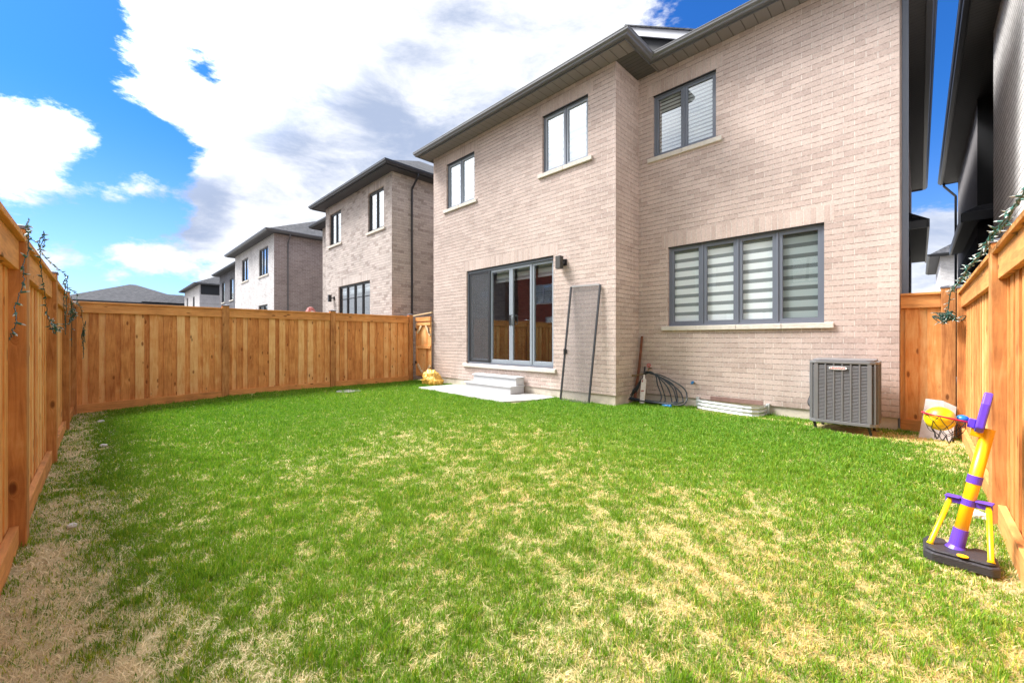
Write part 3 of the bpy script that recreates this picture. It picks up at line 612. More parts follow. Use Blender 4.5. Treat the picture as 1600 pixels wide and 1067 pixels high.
def hip(m, x0, x1, y0, y1, z, slope=.55):
    w, l = x1-x0, y1-y0; r = min(w, l)/2; h = z + r*slope
    if w <= l: a, b = ((x0+x1)/2, y0+r, h), ((x0+x1)/2, y1-r, h)
    else: a, b = (x0+r, (y0+y1)/2, h), (x1-r, (y0+y1)/2, h)
    v = [(x0, y0, z), (x1, y0, z), (x1, y1, z), (x0, y1, z), a, b]
    f = [(0, 1, 4), (1, 2, 5, 4), (2, 3, 5), (3, 0, 4, 5)] if w <= l else [(0, 1, 5, 4), (1, 2, 5), (2, 3, 4, 5), (3, 0, 4)]
    m.add(v, f); m.add(v[:4], [(3, 2, 1, 0)])
def downspout(root, pts, mat, w=.065):
    m = MB(); 
    for a, b in zip(pts[:-1], pts[1:]): m.bar(a, b, w, w*.8, up=(0, 1, 0))
    return m.build('downspout', M[mat], root, bevel=.008)

# ---------------- main house
H = thing('brick_house', 'two storey tan brick house with grey windows, behind the lawn', 'house', (-5.4, 14, 0))
XL, XC, XR, YL, YR, ZS = -10.56, -4.265, -.205, 7.2, 8.13, 6.82
BB_ = 21.2
hw = [(-9.90, -8.62, 5.12, 6.45), (-6.18, -4.92, 5.12, 6.45), (-8.96, -5.85, .64, 3.2)]
m = MB(); wall_xz(m, YL, XL, XC, .185, ZS+.05, hw); m.build('wall', M['brick_x'], H)
hr = [(-3.94, -2.70, 5.08, 6.37), (-3.62, -1.075, 1.57, 3.17)]
m = MB(); wall_xz(m, YR, XC, XR, .16, ZS+.05, hr); m.build('wall', M['brick_x'], H)
m = MB(); plane_yz(m, XC, YL, YR, .17, ZS+.05); m.build('wall', M['brick_y'], H)
m = MB(); plane_yz(m, XR, YR, BB_, .16, ZS+.05); m.build('wall', M['brick_y'], H)
m = MB(); plane_yz(m, XL, YL, BB_, .16, ZS+.05, -1); m.build('wall', M['brick_y'], H)
m = MB(); wall_xz(m, BB_, XL, XR, .16, ZS+.05, [], s=-1); m.build('wall', M['brick_x'], H)
m = MB(); m.box(XL+.02, XC-.02, YL+.02, 9, -.4, .184); m.box(XC-.1, XR-.02, YR+.02, 9.01, -.4, .159); m.box(XL+.021, XR-.021, 9.02, BB_-.02, -.4, .158); m.build('foundation', M['concrete'], H)
# inside: floors and partition so the rooms stay dark
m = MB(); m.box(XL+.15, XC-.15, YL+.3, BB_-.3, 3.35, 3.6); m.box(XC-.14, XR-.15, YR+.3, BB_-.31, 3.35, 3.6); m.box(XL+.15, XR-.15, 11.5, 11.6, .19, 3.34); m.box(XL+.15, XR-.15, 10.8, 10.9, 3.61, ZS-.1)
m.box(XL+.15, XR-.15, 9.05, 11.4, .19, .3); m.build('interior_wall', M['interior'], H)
# soldier courses
for (a, b, c, d), y in [(h, YL) for h in hw] + [(h, YR) for h in hr]:
    e = .13; m = MB(); m.box(a-e, b+e, y-.003, y+.02, d+.001, d+.262); m.build('lintel', M['brick_sold'], H)
    m = MB(); m.box(a+.002, b-.002, y+.004, y+.05, d-.014, d-.001); m.build('lintel_angle', M['blackmetal'], H)
window(H, *hw[0], YL, 2, gl='glass_up', blind='zebra_white', sash='frame_light')
window(H, *hw[1], YL, 2, gl='glass_up', blind='zebra_white', sash='frame_light')
window(H, *hr[0], YR, 2, gl='glass_up', blind='shutter')
window(H, *hr[1], YR, 4, gl='glass', blind=['zebra', 'zebra', 'zebra', 'zebra_dark_refl'], sash='frame', fw=.035, sw=.055, sill_ext=.125)
# darker brick strip above the window well
m = MB(); m.box(-2.80, -1.93, YR-.004, YR+.01, .155, .232); m.build('brick_patch', plain('darker brick', (.24, .15, .13), .9, bump=.5, var=.2, vscale=12), H)
# patio door
x0, x1, z0, z1 = hw[2]; pd = MB(); y = YL
pd.box(x0, x0+.05, y+.04, y+.14, z0, z1); pd.box(x1-.03, x1, y+.04, y+.14, z0, z1); pd.box(x0+.05, x1-.03, y+.04, y+.14, z1-.075, z1-.02); pd.box(x0+.05, x1-.03, y+.04, y+.14, z0, z0+.05)
D_ = pd.build('patio_door', M['frame'], H, bevel=.003)
secs = [(-8.90, -8.03, 0), (-8.03, -7.265, 1), (-7.262, -6.56, 1), (-6.56, -5.885, 0)]
for i, (a, b, k) in enumerate(secs):
    zt = z1-.08; zb_ = z0+.052; yy = y + (.06 if k else .075)
    sm = MB(); w_ = .062
    sm.box(a, a+w_, yy, yy+.05, zb_, zt); sm.box(b-w_, b, yy, yy+.05, zb_, zt); sm.box(a+w_, b-w_, yy, yy+.05, zt-w_, zt); sm.box(a+w_, b-w_, yy, yy+.05, zb_, zb_+.09)
    sp_ = sm.build('door_panel', M['frame_light'] if i else M['frame'], D_, bevel=.004)
    g = MB(); g.add([(a+w_, yy+.03, zb_+.09), (b-w_, yy+.03, zb_+.09), (b-w_, yy+.03, zt-w_), (a+w_, yy+.03, zt-w_)], [(0, 1, 2, 3)]); g.build('door_pane', M['glass_door'], D_)
ss = MB(); ss.box(-8.86, -8.82, y+.045, y+.058, z0+.06, z1-.09); ss.box(-8.09, -8.02, y+.03, y+.058, z0+.06, z1-.09); ss.box(-8.82, -8.09, y+.045, y+.058, z1-.13, z1-.09); ss.box(-8.82, -8.09, y+.045, y+.058, z0+.06, z0+.10)
sf = ss.build('screen_frame', M['frame_dark'], D_, bevel=.002)
g = MB(); g.add([(-8.82, y+.052, z0+.1), (-8.09, y+.052, z0+.1), (-8.09, y+.052, z1-.13), (-8.82, y+.052, z1-.13)], [(0, 1, 2, 3)]); g.build('screen_mesh', M['screen_door'], D_)
for hx in (-7.30, -7.22):
    hm = MB(); hm.box(hx-.022, hx+.022, y+.045, y+.062, 1.66, 1.92); 
    hm.build('door_handle', M['blackmetal'], D_, bevel=.004)
hm = MB(); hm.tube([(-7.19, y+.05, 1.68), (-7.16, y-.0, 1.69), (-7.15, y-.01, 1.79), (-7.16, y, 1.89), (-7.19, y+.05, 1.90)], .011); hm.build('door_pull', M['frame_light'], D_, smooth=True)
bl = MB()
for (a, b, k) in secs[1:]: bl.box(a+.05, b-.05, y+.24, y+.26, 2.86, z1-.1)
bl.build('shade', M['zebra_white'], D_)
bl = MB()
for (a, b, k) in secs[1:]: bl.box(a+.05, b-.05, y+.225, y+.275, 2.80, 2.85)
bl.build('shade_rail', M['gutter_white'], D_)
st = MB(); st.box(-9.08, -5.765, YL-.05, YL+.12, .545, .638); st.build('door_sill', M['sill'], H, bevel=.014)
# soffits
OL, OR, OX, OXR, OLX = 6.80, 7.775, -3.835, .085, -10.765
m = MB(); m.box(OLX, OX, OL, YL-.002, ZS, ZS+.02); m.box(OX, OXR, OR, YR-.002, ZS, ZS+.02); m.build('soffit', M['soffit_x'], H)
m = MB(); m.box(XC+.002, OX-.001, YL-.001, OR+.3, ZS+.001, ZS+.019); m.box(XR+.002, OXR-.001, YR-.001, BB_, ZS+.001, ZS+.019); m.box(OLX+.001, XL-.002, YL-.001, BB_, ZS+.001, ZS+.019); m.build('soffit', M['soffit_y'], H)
m = MB(); sweep(m, [(OLX, BB_), (OLX, OL), (OX, OL), (OX, OR), (OXR, OR), (OXR, BB_+.2), (XR-.1, BB_+.2)], [(-p[0] if False else p[0], p[1]) for p in gutter_profile(ZS)][::1])
m.build('gutter', M['gutter'], H)
m = MB(); hip(m, OLX+.01, OXR+.0, OR, BB_+.3, ZS+.10); hip(m, OLX, OX, OL, OL+7.0, ZS+.101); m.build('roof', M['shingle'], H)
# dormer gable behind the inner corner
yg = 9.05; px_, pz_ = -4.98, 8.80; m = MB()
m.add([(px_-1.7, yg, pz_-1.0), (px_+1.7, yg, pz_-1.0), (px_, yg, pz_-.02)], [(0, 1, 2)]); gb = m.build('gable', M['siding_dark'], H)
m = MB()
for s_ in (-1, 1): m.bar((px_, yg-.12, pz_-.09), (px_+s_*1.8, yg-.12, pz_-.09-1.8*.60), .05, .17, up=(0, 0, 1))
m.build('rake_board', M['gutter_white'], gb)
m = MB()
for s_ in (-1, 1):
    m.add([(px_, yg-.2, pz_+.0), (px_+s_*1.9, yg-.2, pz_-1.9*.60), (px_+s_*1.9, yg+5, pz_-1.9*.6), (px_, yg+5, pz_), (px_, yg-.2, pz_+.03), (px_+s_*1.9, yg-.2, pz_+.03-1.9*.60), (px_+s_*1.9, yg+5, pz_+.03-1.9*.6), (px_, yg+5, pz_+.03)],
          [(0, 1, 2, 3), (4, 5, 6, 7), (0, 1, 5, 4), (1, 2, 6, 5), (2, 3, 7, 6)])
m.build('gable_roof', M['shingle'], gb)
m = MB(); zt = ZS+.02
m.bar((XR+.055, YR+.36, .0), (XR+.055, YR+.36, ZS-.15), .075, .06, up=(0, 1, 0)); m.bar((XR+.055, YR+.36, ZS-.17), (OXR-.02+.05, YR+.34, ZS+.02), .075, .06, up=(0, 1, 0))
m.build('downspout', plain('blue grey downspout', (.13, .155, .20), .35), H, bevel=.008)
# lower side roofs further along the right side wall
def side_roof(root, x0, x1, y0, y1, z, mat='soffit_y'):
    m = MB(); m.box(x0, x1, y0, y1, z, z+.03); m.build('porch_soffit', M[mat], root)
    lo = x1 if abs(x1) < 50 else x1
    m = MB(); m.box(x0, x1, y0-.03, y0-.001, z-.02, z+.16); m.box(x0, x1, y1+.001, y1+.03, z-.02, z+.16)
    return m.build('porch_fascia', M['gutter_dark'], root)
m = MB(); m.box(XR+.01, .13, 13.9, 20.2, 4.0, 4.03); sf_ = m.build('porch_soffit', M['soffit_y'], H)
m = MB(); m.box(XR+.01, .13, 13.85, 13.895, 3.97, 4.16); m.box(.131, .175, 13.85, 20.3, 3.97, 4.16); m.build('porch_fascia', M['gutter'], H, bevel=.006)
m = MB(); m.add([(XR+.01, 13.86, 4.161), (.175, 13.86, 4.161), (.175, 20.3, 4.161), (XR+.01, 20.3, 4.161), (XR+.01, 13.9, 4.40), (XR+.01, 20.3, 4.40)], [(0, 1, 4), (1, 2, 5, 4), (2, 3, 5)]); m.build('porch_roof', M['shingle'], H)

# ---------------- wall lamp
L_ = thing('wall_lamp', 'boxy dark wall lamp to the right of the patio door', 'lamp', (-5.60, YL-.08, 2.85))
m = MB(); m.box(-5.565, -5.465, YL-.03, YL-.002, 2.92, 3.06); m.build('mount', M['blackmetal'], L_, bevel=.004)
m = MB(); m.box(-5.66, -5.53, YL-.17, YL-.045, 2.85, 3.13); m.build('shade', M['lampmetal'], L_, bevel=.006)
m = MB(); m.bar((-5.56, YL-.06, 2.99), (-5.52, YL-.02, 2.99), .05, .05); m.build('arm', M['blackmetal'], L_)

# ---------------- generic neighbours
def house(label, x0, x1, y0, y1, zs, mx, my, wins, jog=None, gut='gutter_dark', s=1, over=.42, spouts=(), group='neighbouring brick houses', roof=True, soff='soffit_dark', sold=None, name='brick_house', slope=.6, wframe='frame_dark', gl='glass_up'):
    h = thing(name, label, 'house', ((x0+x1)/2, (y0+y1)/2, 0), 0, group)
    ya, yb = (y0, y1) if s > 0 else (y1, y0)          # ya is the facade seen
    m = MB(); wall_xz(m, ya, x0, x1, -.3, zs+.04, [w[:4] for w in wins], s=s); m.build('wall', M[mx], h)
    m = MB(); wall_xz(m, yb, x0, x1, -.3, zs+.04, [], s=-s); m.build('wall', M[mx], h)
    for x, f_ in ((x0, -1), (x1, 1)):
        m = MB(); plane_yz(m, x, y0, y1, -.3, zs+.04, f_); m.build('wall', M[my], h)
    m = MB(); m.box(x0+.3, x1-.3, (y0+y1)/2-.1, (y0+y1)/2, -.2, zs-.1); m.box(x0+.3, x1-.3, y0+.4, y1-.4, 3.3, 3.4); m.build('interior_wall', M['interior'], h)
    for w in wins:
        kw = w[4] if len(w) > 4 else {}
        window(h, *w[:4], ya, s=s, **{**dict(n=2, fmat=wframe, sash=wframe, gl=gl, blind='zebra_white'), **kw})
        if sold: 
            m = MB(); m.box(w[0]-.13, w[1]+.13, ya-s*.003, ya+s*.02, w[3]+.001, w[3]+.26); m.build('lintel', M[sold], h)
    a, b, c, d = x0-over, x1+over, y0-over, y1+over
    m = MB(); m.box(a, b, c, y0-.002, zs, zs+.02); m.box(a, b, y1+.002, d, zs, zs+.02); m.box(a, x0-.002, y0-.001, y1+.001, zs+.001, zs+.019); m.box(x1+.002, b, y0-.001, y1+.001, zs+.001, zs+.019); m.build('soffit', M[soff], h)
    m = MB(); sweep(m, [(a, d), (a, c), (b, c), (b, d), (a, d)], gutter_profile(zs)); m.build('gutter', M[gut], h)
    if roof: m = MB(); hip(m, a-.02, b+.02, c-.02, d+.02, zs+.13, slope); m.build('roof', M['shingle'], h)
    for (sx, sy) in spouts:
        downspout(h, [(sx+.05, sy, 0), (sx+.05, sy, zs-.42), (sx+over+.02, sy, zs-.1), (sx+over+.02, sy, zs+.02)], gut)
    return h
# first neighbour to the left
n1 = house('mottled beige brick house directly left of the tan brick house', -18.57, -12.75, 7.0, 20, 7.03, 'n1_x', 'n1_y',
      [(-18.14, -16.95, 5.33, 6.70, {}), (-14.52, -13.32, 5.25, 6.70, {}), (-17.20, -14.36, .6, 3.50, dict(n=4, rows=[2.95], gl='glass_door', blind='zebra_white', blind_top=.3))],
      spouts=[(-12.75, 7.75)], sold='n1_sold')
m = MB(); wall_xz(m, 8.1, -21.9, -18.575, -.3, 7.07, [(-19.10, -18.86, 1.2, 3.30)]); plane_yz(m, -21.9, 8.1, 20, -.3, 7.07, -1); m.build('wall', M['n1_x'], n1)
window(n1, -19.10, -18.86, 1.2, 3.30, 8.1, n=1, fmat='frame_dark', sash='frame_dark', fw=.02, sw=.02)
m = MB(); m.box(-22.3, -19.0, 7.68, 8.098, 7.03, 7.05); m.build('soffit', M['soffit_dark'], n1)
m = MB(); sweep(m, [(-22.3, 20), (-22.3, 7.68), (-19.0, 7.68)], gutter_profile(7.03)); m.build('gutter', M['gutter_dark'], n1)
m = MB(); hip(m, -22.3, -14, 7.68, 20, 7.14, .6); m.build('roof', M['shingle'], n1)
L2 = thing('wall_lamp', 'small black wall lamp on the mottled beige neighbour house', 'lamp', (-17.75, 6.95, 2.9))
m = MB(); m.box(-17.82, -17.70, 6.80, 6.92, 2.90, 3.20); m.build('shade', M['blackmetal'], L2, bevel=.006)
m = MB(); m.box(-17.66, -17.56, 6.97, 6.998, 2.98, 3.12); m.bar((-17.72, 6.9, 3.05), (-17.6, 6.98, 3.05), .05, .04); m.build('mount', M['blackmetal'], L2)
# second
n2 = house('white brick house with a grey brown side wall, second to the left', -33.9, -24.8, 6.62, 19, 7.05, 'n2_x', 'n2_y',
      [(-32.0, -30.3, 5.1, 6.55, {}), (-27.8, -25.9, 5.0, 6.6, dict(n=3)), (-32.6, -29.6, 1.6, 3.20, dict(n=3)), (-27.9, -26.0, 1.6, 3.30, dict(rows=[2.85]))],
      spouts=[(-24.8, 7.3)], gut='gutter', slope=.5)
# third, charcoal
n3 = house('charcoal grey brick house with tall white framed windows, third to the left', -45.6, -37.5, 7.7, 18, 7.1, 'n3_x', 'n3_y',
      [(-44.6, -43.4, 4.6, 6.4, dict(n=1)), (-41.4, -40.1, 4.6, 6.4, dict(n=1))], gut='gutter_dark', gl='glass')
# fourth, white
n4 = house('small looking white house with a dark band under its eaves, farthest in the row', -63.5, -52.8, 7.2, 20, 7.0, 'n2_x', 'n2_x',
      [(-61.8, -60.8, 3.2, 6.2, dict(n=1)), (-57.2, -55.9, 3.2, 6.0, dict(n=1))], gut='gutter', slope=.5)
m = MB(); m.box(-52.795, -52.75, 7.3, 19.9, 6.0, 6.99); m.build('frieze', M['siding_dark'], n4)
# far hip roofed house seen over the far fence
n5 = house('distant house whose wide grey hip roof shows above the far fence', -78, -66, -3.4, 9.2, 5.55, 'n2_x', 'n2_x', [], gut='gutter_dark', slope=.42)
m = MB(); hip(m, -70, -65.1, 3.4, 9.9, 5.80, .50); m.build('roof', M['shingle'], n5)
m = MB()
for (a, b) in ((1.2, 2.5), (4.5, 5.8), (6.2, 7.5)): m.box(-65.98, -65.94, a, b, 4.2, 5.4)
m.build('window', M['siding_dark'], n5)
n6 = house('far house with a dark roof just left of the white houses', -96, -84, 12.5, 22, 6.2, 'n3_x', 'n3_y', [], slope=.45)

# ---------------- houses behind the camera (seen reflected in the panes)
house('red brick house behind the back fence, mirrored in the patio door', -22.4, -13.6, -19, -8.6, 6.6, 'red_x', 'red_y',
      [(-20.9, -18.9, 4.0, 5.4, dict(fmat='gutter_white', sash='gutter_white')), (-16.9, -15.2, 4.0, 5.4, dict(fmat='gutter_white', sash='gutter_white')), (-19.6, -16.9, .9, 3.0, dict(n=3, fmat='gutter_white', sash='gutter_white'))], s=-1)
house('grey brown brick house behind the back fence, left of the red one', -34.5, -24.2, -19, -8.9, 6.6, 'brown_x', 'brown_y',
      [(-31.5, -30.0, 4.2, 5.6, {}), (-27.5, -26, 4.2, 5.6, {})], s=-1)
house('brown brick house behind the back fence, mirrored in the wide window', -11.4, -1.6, -19, -9.0, 6.6, 'brown_x', 'brown_y',
      [(-9.8, -8.4, 4.2, 5.6, {}), (-4.8, -3.3, 4.2, 5.6, {}), (-8, -5, .7, 2.9, dict(n=3))], s=-1)

# ---------------- right neighbour
RN = thing('brick_house', 'pale grey brick house with deep dark eaves, beyond the right fence', 'house', (6, 14, 0))
WX = .95; ZR = 6.85
m = MB(); plane_yz(m, WX, 3.0, 11.4, -.3, ZR+.05, -1); m.build('wall', M['rn_y'], RN)
m = MB(); wall_xz(m, 3.0, WX, 10, -.3, ZR+.05, []); m.build('wall', M['rn_x'], RN)
m = MB(); plane_yz(m, 1.6, 11.4, 14.3, -.3, ZR+.05, -1); m.build('wall', M['siding_dark'], RN)
m = MB(); wall_xz(m, 11.4, WX, 1.6, -.3, ZR+.05, [], s=-1); m.build('wall', M['rn_x'], RN)
m = MB(); wall_xz(m, 14.3, WX, 1.6, -.3, ZR+.05, []); m.build('wall', M['siding_dark'], RN)
m = MB(); plane_yz(m, WX, 14.3, 21, -.3, ZR+.05, -1); m.build('wall', plain('grey stucco', (.26, .25, .26), .9, bump=.4, bscale=30, var=.1), RN)
m = MB(); wall_xz(m, 21, WX, 10, -.3, ZR+.05, [], s=-1); plane_yz(m, 10, 3, 21, -.3, ZR+.05); m.build('wall', M['rn_x'], RN)
m = MB(); m.box(.60, WX-.002, 2.5, 21.3, ZR, ZR+.02); m.box(WX, 1.6, 11.402, 14.298, ZR+.001, ZR+.019); m.build('soffit', M['soffit_y'], RN)
m = MB(); sweep(m, [(4, 21.32), (.60, 21.32), (.60, 2.5), (10.4, 2.5)], gutter_profile(ZR)); m.build('gutter', M['gutter_dark'], RN)
m = MB(); hip(m, .5, 10.5, 2.4, 21.4, ZR+.13, .5); m.build('roof', M['shingle'], RN)
downspout(RN, [(.90, 21.06, 0), (.90, 21.06, 6.3), (.62, 21.2, 6.75), (.62, 21.25, 6.87)], 'gutter_dark')
m = MB(); m.box(.72, WX-.004, 13.9, 19.0, 4.0, 4.03); m.box(WX, 1.58, 13.9, 14.296, 4.0, 4.03); m.build('porch_soffit', M['soffit_dark'], RN)
m = MB(); m.box(.68, 1.58, 13.85, 13.895, 3.97, 4.17); m.box(.675, .719, 13.896, 19.05, 3.97, 4.17); m.build('porch_fascia', M['gutter_dark'], RN, bevel=.006)
m = MB(); m.add([(.68, 13.86, 4.171), (1.58, 13.86, 4.171), (1.58, 14.29, 4.44), (WX-.004, 14.2, 4.37), (WX-.004, 19.0, 4.37), (.68, 19.04, 4.171)], [(0, 1, 2, 3), (0, 3, 4, 5)]); m.build('porch_roof', M['shingle'], RN)
m = MB(); plane_yz(m, WX-.004, 14.31, 20.99, -.3, 3.7, -1); m.build('lower_wall', M['n3_y'], RN)
# far across the street between the houses
house('far pale house with dark eaves glimpsed between the two side walls', 1.0, 9.0, 40, 50, 6.9, 'n2_x', 'n2_x', [], gut='gutter_dark', slope=.7, over=.5)

# ================================================================== gate to the left of the house
Gt = thing('wooden_gate', 'cedar gate with cross bracing between far fence and house corner', 'gate', (-11.03, 7.12, 0))
ga, gb_ = -11.42, -10.60; gy = 7.10
m = MB(); x = ga+.01
while x < gb_-.03:
    w = min(.125, gb_-.01-x); m.box(x, x+w, gy+.04, gy+.058, .14, 1.86); x += w+.004
m.build('board_panel', M['cedar_v'], Gt)
m = MB()
for z in (.16, 1.02, 1.74): m.box(ga+.01, gb_-.01, gy, gy+.038, z, z+.09)
m.box(ga+.01, ga+.09, gy, gy+.038, .251, 1.019); m.box(ga+.01, ga+.09, gy, gy+.038, 1.111, 1.739)
m.build('gate_frame', M['cedar_x'], Gt, bevel=.003)
m = MB()
for (a, b, c, d) in ((ga+.09, 1.50, ga+.32, 1.74), (gb_-.02, 1.42, gb_-.26, 1.74), (ga+.10, .52, ga+.36, .26), (gb_-.03, .50, gb_-.24, .26)): m.bar((a, gy+.018, b), (c, gy+.018, d), .034, .075, up=(0, 1, 0)) if False else m.bar((a, gy+.0175, b), (c, gy+.0175, d), .07, .034, up=(0, 1, 0))
m.build('brace', M['rawwood'], Gt)
m = MB(); m.box(ga-.0, gb_+.02, gy-.01, gy+.04, 1.87, 2.0); m.build('header', M['cedar_x'], Gt, bevel=.004)
for z in (.55, 1.60):
    m = MB(); m.box(ga-.02, ga+.09, gy-.012, gy-.001, z, z+.05); m.box(ga-.02, ga+.02, gy-.016, gy-.0121, z-.03, z+.08); m.build('hinge', M['blackmetal'], Gt)
m = MB(); m.box(gb_-.08, gb_-.03, gy-.02, gy-.001, 1.50, 1.66); m.build('latch', M['blackmetal'], Gt, bevel=.003)
lp = MB(); lp.bar((-12.55, 7.25, 2.03), (-10.6, 7.16, 2.13), .05, .035); tag(lp.build('timber_strip', M['rawwood'], bevel=.002), 'pale loose timber strip resting across the top of the gate', 'timber')
pf = MB(); pf.box(-12.62, -12.50, 7.2, 7.32, -.3, 2.12); tag(pf.build('fence_post', M['post'], bevel=.005), 'single wooden post beyond the gate by the neighbour house', 'post')

# ================================================================== patio slab, steps
m = MB(); a = [(-9.55, 6.02), (-9.3, 5.99), (-7.8, 5.93), (-6.1, 5.88), (-5.80, 6.6), (-5.75, 7.17), (-9.4, 7.17)]
n_ = len(a); m.add([(p[0], p[1], -.08) for p in a] + [(p[0], p[1], .022) for p in a], [tuple(range(n_, 2*n_))] + [(i, (i+1) % n_, (i+1) % n_+n_, i+n_) for i in range(n_)])
tag(m.build('patio', M['slab'], bevel=.006), kind='structure')
ST = thing('doorstep', 'white two tier step unit below the patio door', 'steps', (-7.6, 6.95, .022))
def tier(x0, x1, y0, y1, z0, z1):
    m = MB(); m.box(x0+.03, x1-.03, y0+.03, y1, z0, z1-.035); m.box(x0, x1, y0, y1, z1-.034, z1); return m
tier(-8.42, -6.70, 6.68, 7.17, .024, .215).build('lower_step', M['white_step'], ST, bevel=.006)
tier(-8.32, -6.70, 6.87, 7.168, .217, .41).build('upper_step', M['white_step'], ST, bevel=.006)

# ================================================================== leaning insect screen
SC = thing('screen_door', 'black framed insect screen door leaning on the brick wall', 'screen door', (-5.05, 6.95, 0))
BLc, BRc, TRc, TLc = Vector((-5.44, 6.93, -.01)), Vector((-4.74, 6.96, -.01)), Vector((-4.60, 7.165, 2.42)), Vector((-5.33, 7.165, 2.44))
m = MB(); w_ = .042; up = Vector((0, 1, 0))
m.bar(BLc, TLc, w_, .024, up=up); m.bar(BRc, TRc, w_, .024, up=up); sc_f = m.build('side_rail', M['frame_dark'], SC, bevel=.003)
ex = (BRc-BLc).normalized()*.021
m = MB(); m.bar(BLc+ex, BRc-ex, w_, .022, up=up); m.build('bottom_rail', M['frame_dark'], SC, bevel=.003)
m = MB(); m.bar(TLc+ex, TRc-ex, w_, .022, up=up); m.build('top_rail', plain('light grey top rail', (.30, .29, .29), .6), SC, bevel=.003)  # top rail is a lighter grey than the other rails
m = MB(); m.add([BLc, BRc, TRc, TLc], [(0, 1, 2, 3)]); m.build('screen_mesh', M['screen'], SC)
hp = BLc.lerp(TLc, .43); m = MB(); m.box(hp.x-.02, hp.x+.025, hp.y-.035, hp.y-.012, hp.z-.06, hp.z+.06); m.box(hp.x+.03, hp.x+.07, hp.y-.02, hp.y-.008, hp.z-.05, hp.z+.05); m.build('handle', M['blackmetal'], SC, bevel=.004)

# ================================================================== corner clutter
tp = thing('garden_tap', 'outdoor tap with red handle near the inner brick corner', 'tap', (-3.98, 8.1, .72))
m = MB(); m.tube([(-3.98, 8.128, .70), (-3.98, 8.03, .70), (-3.98, 8.00, .66), (-3.98, 7.995, .60)], .013); m.build('spout', M['brass'], tp, smooth=True)
m = MB(); m.tube([(-3.98, 8.04, .70), (-3.98, 8.02, .76)], .008); m.build('stem', M['brass'], tp)
m = MB(); m.tube([(-3.98 + .035*math.cos(t), 8.018 + .01*math.sin(t), .765 + .035*math.sin(t)) for t in np.linspace(0, 2*math.pi, 13)], .007, n=6, cap=False); m.bar((-4.012, 8.018, .765), (-3.948, 8.018, .765), .008, .008); m.build('handle', M['red'], tp)
def spline(P, n=60):
    P = [Vector(p) for p in P]; out = []
    for i in range(len(P)-1):
        p0 = P[max(i-1, 0)]; p1 = P[i]; p2 = P[i+1]; p3 = P[min(i+2, len(P)-1)]; k = max(3, n//(len(P)-1))
        for j in range(k):
            t = j/k; out.append(.5*((2*p1) + (p2-p0)*t + (2*p0-5*p1+4*p2-p3)*t*t + (3*p1-p0-3*p2+p3)*t**3))
    out.append(P[-1]); return out
hz = thing('garden_hose', 'dark garden hose looped over the tap and spread on the wall', 'hose', (-3.7, 7.9, 0))
rr = random.Random(4)
loops = []
for k in range(7):
    ex_ = -3.62 + k*.085 + rr.uniform(-.03, .03); bz = .03 + rr.uniform(0, .05); yb = 7.80 + rr.uniform(-.05, .1)
    pts = [(-3.99, 7.97 + rr.uniform(-.02, .03), .62 + k*.008), (-3.90, 7.95, .645 - rr.uniform(0, .05)), (-3.78+k*.02, 7.93, .56 + rr.uniform(-.02, .02)), (ex_-.10, 7.90, .36 + rr.uniform(-.05, .05)), (ex_, 7.86, .15+rr.uniform(-.04, .05)), (ex_-.02, yb, bz+.03),
           (ex_-.2, yb-.04, bz), (-4.0+rr.uniform(-.1, .1), yb-.02, bz+.01), (-4.30+rr.uniform(-.1, .06), yb, bz+.04), (-4.24+rr.uniform(-.03, .08), 7.88, .22+rr.uniform(0, .08)), (-4.08, 7.94, .50), (-4.0, 7.97, .60+k*.008)]
    loops += pts if not loops else pts[1:]
m = MB(); m.tube(spline(loops, 420), .0125, n=7); m.build('hose_coil', M['hose'], hz, smooth=True)
m = MB(); m.tube(spline([(-4.0, 7.93, .60), (-4.12, 7.90, .57), (-4.24, 7.85, .55)], 10), .013, n=7); m.ball((-4.25, 7.85, .55), .022); m.build('connector', M['brass'], hz)
rp_ = MB(); rp_.tube([(-4.22, 7.86, -.02), (-4.18, 8.0, .75), (-4.165, 8.09, 1.37)], [.032, .026, .024], n=10); tag(rp_.build('rusty_pole', M['rust'], smooth=False), 'tall rusty brown pole standing in the inner brick corner', 'pole')
bt = thing('cricket_bat', 'worn white cricket bat leaning among the hose loops', 'bat', (-4.0, 7.78, 0))
A0, A1 = Vector((-3.985, 7.74, .0)), Vector((-4.02, 7.93, .74)); dd = (A1-A0)
m = MB(); m.bar(A0, A0+dd*.66, .105, .035, up=(0, 1, 0)); m.build('blade', M['batwood'], bt, bevel=.012)
m = MB(); m.tube([A0+dd*.655, A0+dd*.70, A0+dd*.78], [.034, .019, .016], n=10); m.build('shoulder', M['batwood'], bt)
m = MB(); m.tube([A0+dd*.78, A0+dd*1.0], .018, n=10); m.build('grip', M['rubber'], bt)
m = MB(); q = A0+dd*.34 + Vector((0, -.021, 0)); m.bar(q+Vector((-.03, 0, 0)), q+Vector((.03, 0, .01)), .004, .02); q = A0+dd*.58 + Vector((-.02, -.021, 0)); m.bar(q, q+Vector((.0, .008, .04)), .02, .004, up=(0, 1, 0)); m.build('decal', M['batmark'], bt)
bv = MB(); bv.tube([(-3.52, 7.66, .03), (-3.36, 7.64, .035)], [.02, .024], n=10); bv.ball((-3.36, 7.64, .035), .03); tag(bv.build('spray_nozzle', M['bluepl'], smooth=True), 'blue plastic hose nozzle lying in the grass under the hose', 'nozzle')
fc = thing('pipe_stub', 'small blue capped pipe stub low on the brick wall', 'pipe', (-3.09, 8.1, .46))
m = MB(); m.tube([(-3.09, 8.13, .46), (-3.09, 8.07, .455)], .014); m.build('pipe', M['brass'], fc); m = MB(); m.tube([(-3.10, 8.07, .455), (-3.13, 8.05, .46)], .022, n=10); m.box(-3.12, -3.08, 8.05, 8.075, .47, .50); m.build('cap', M['bluepl'], fc)

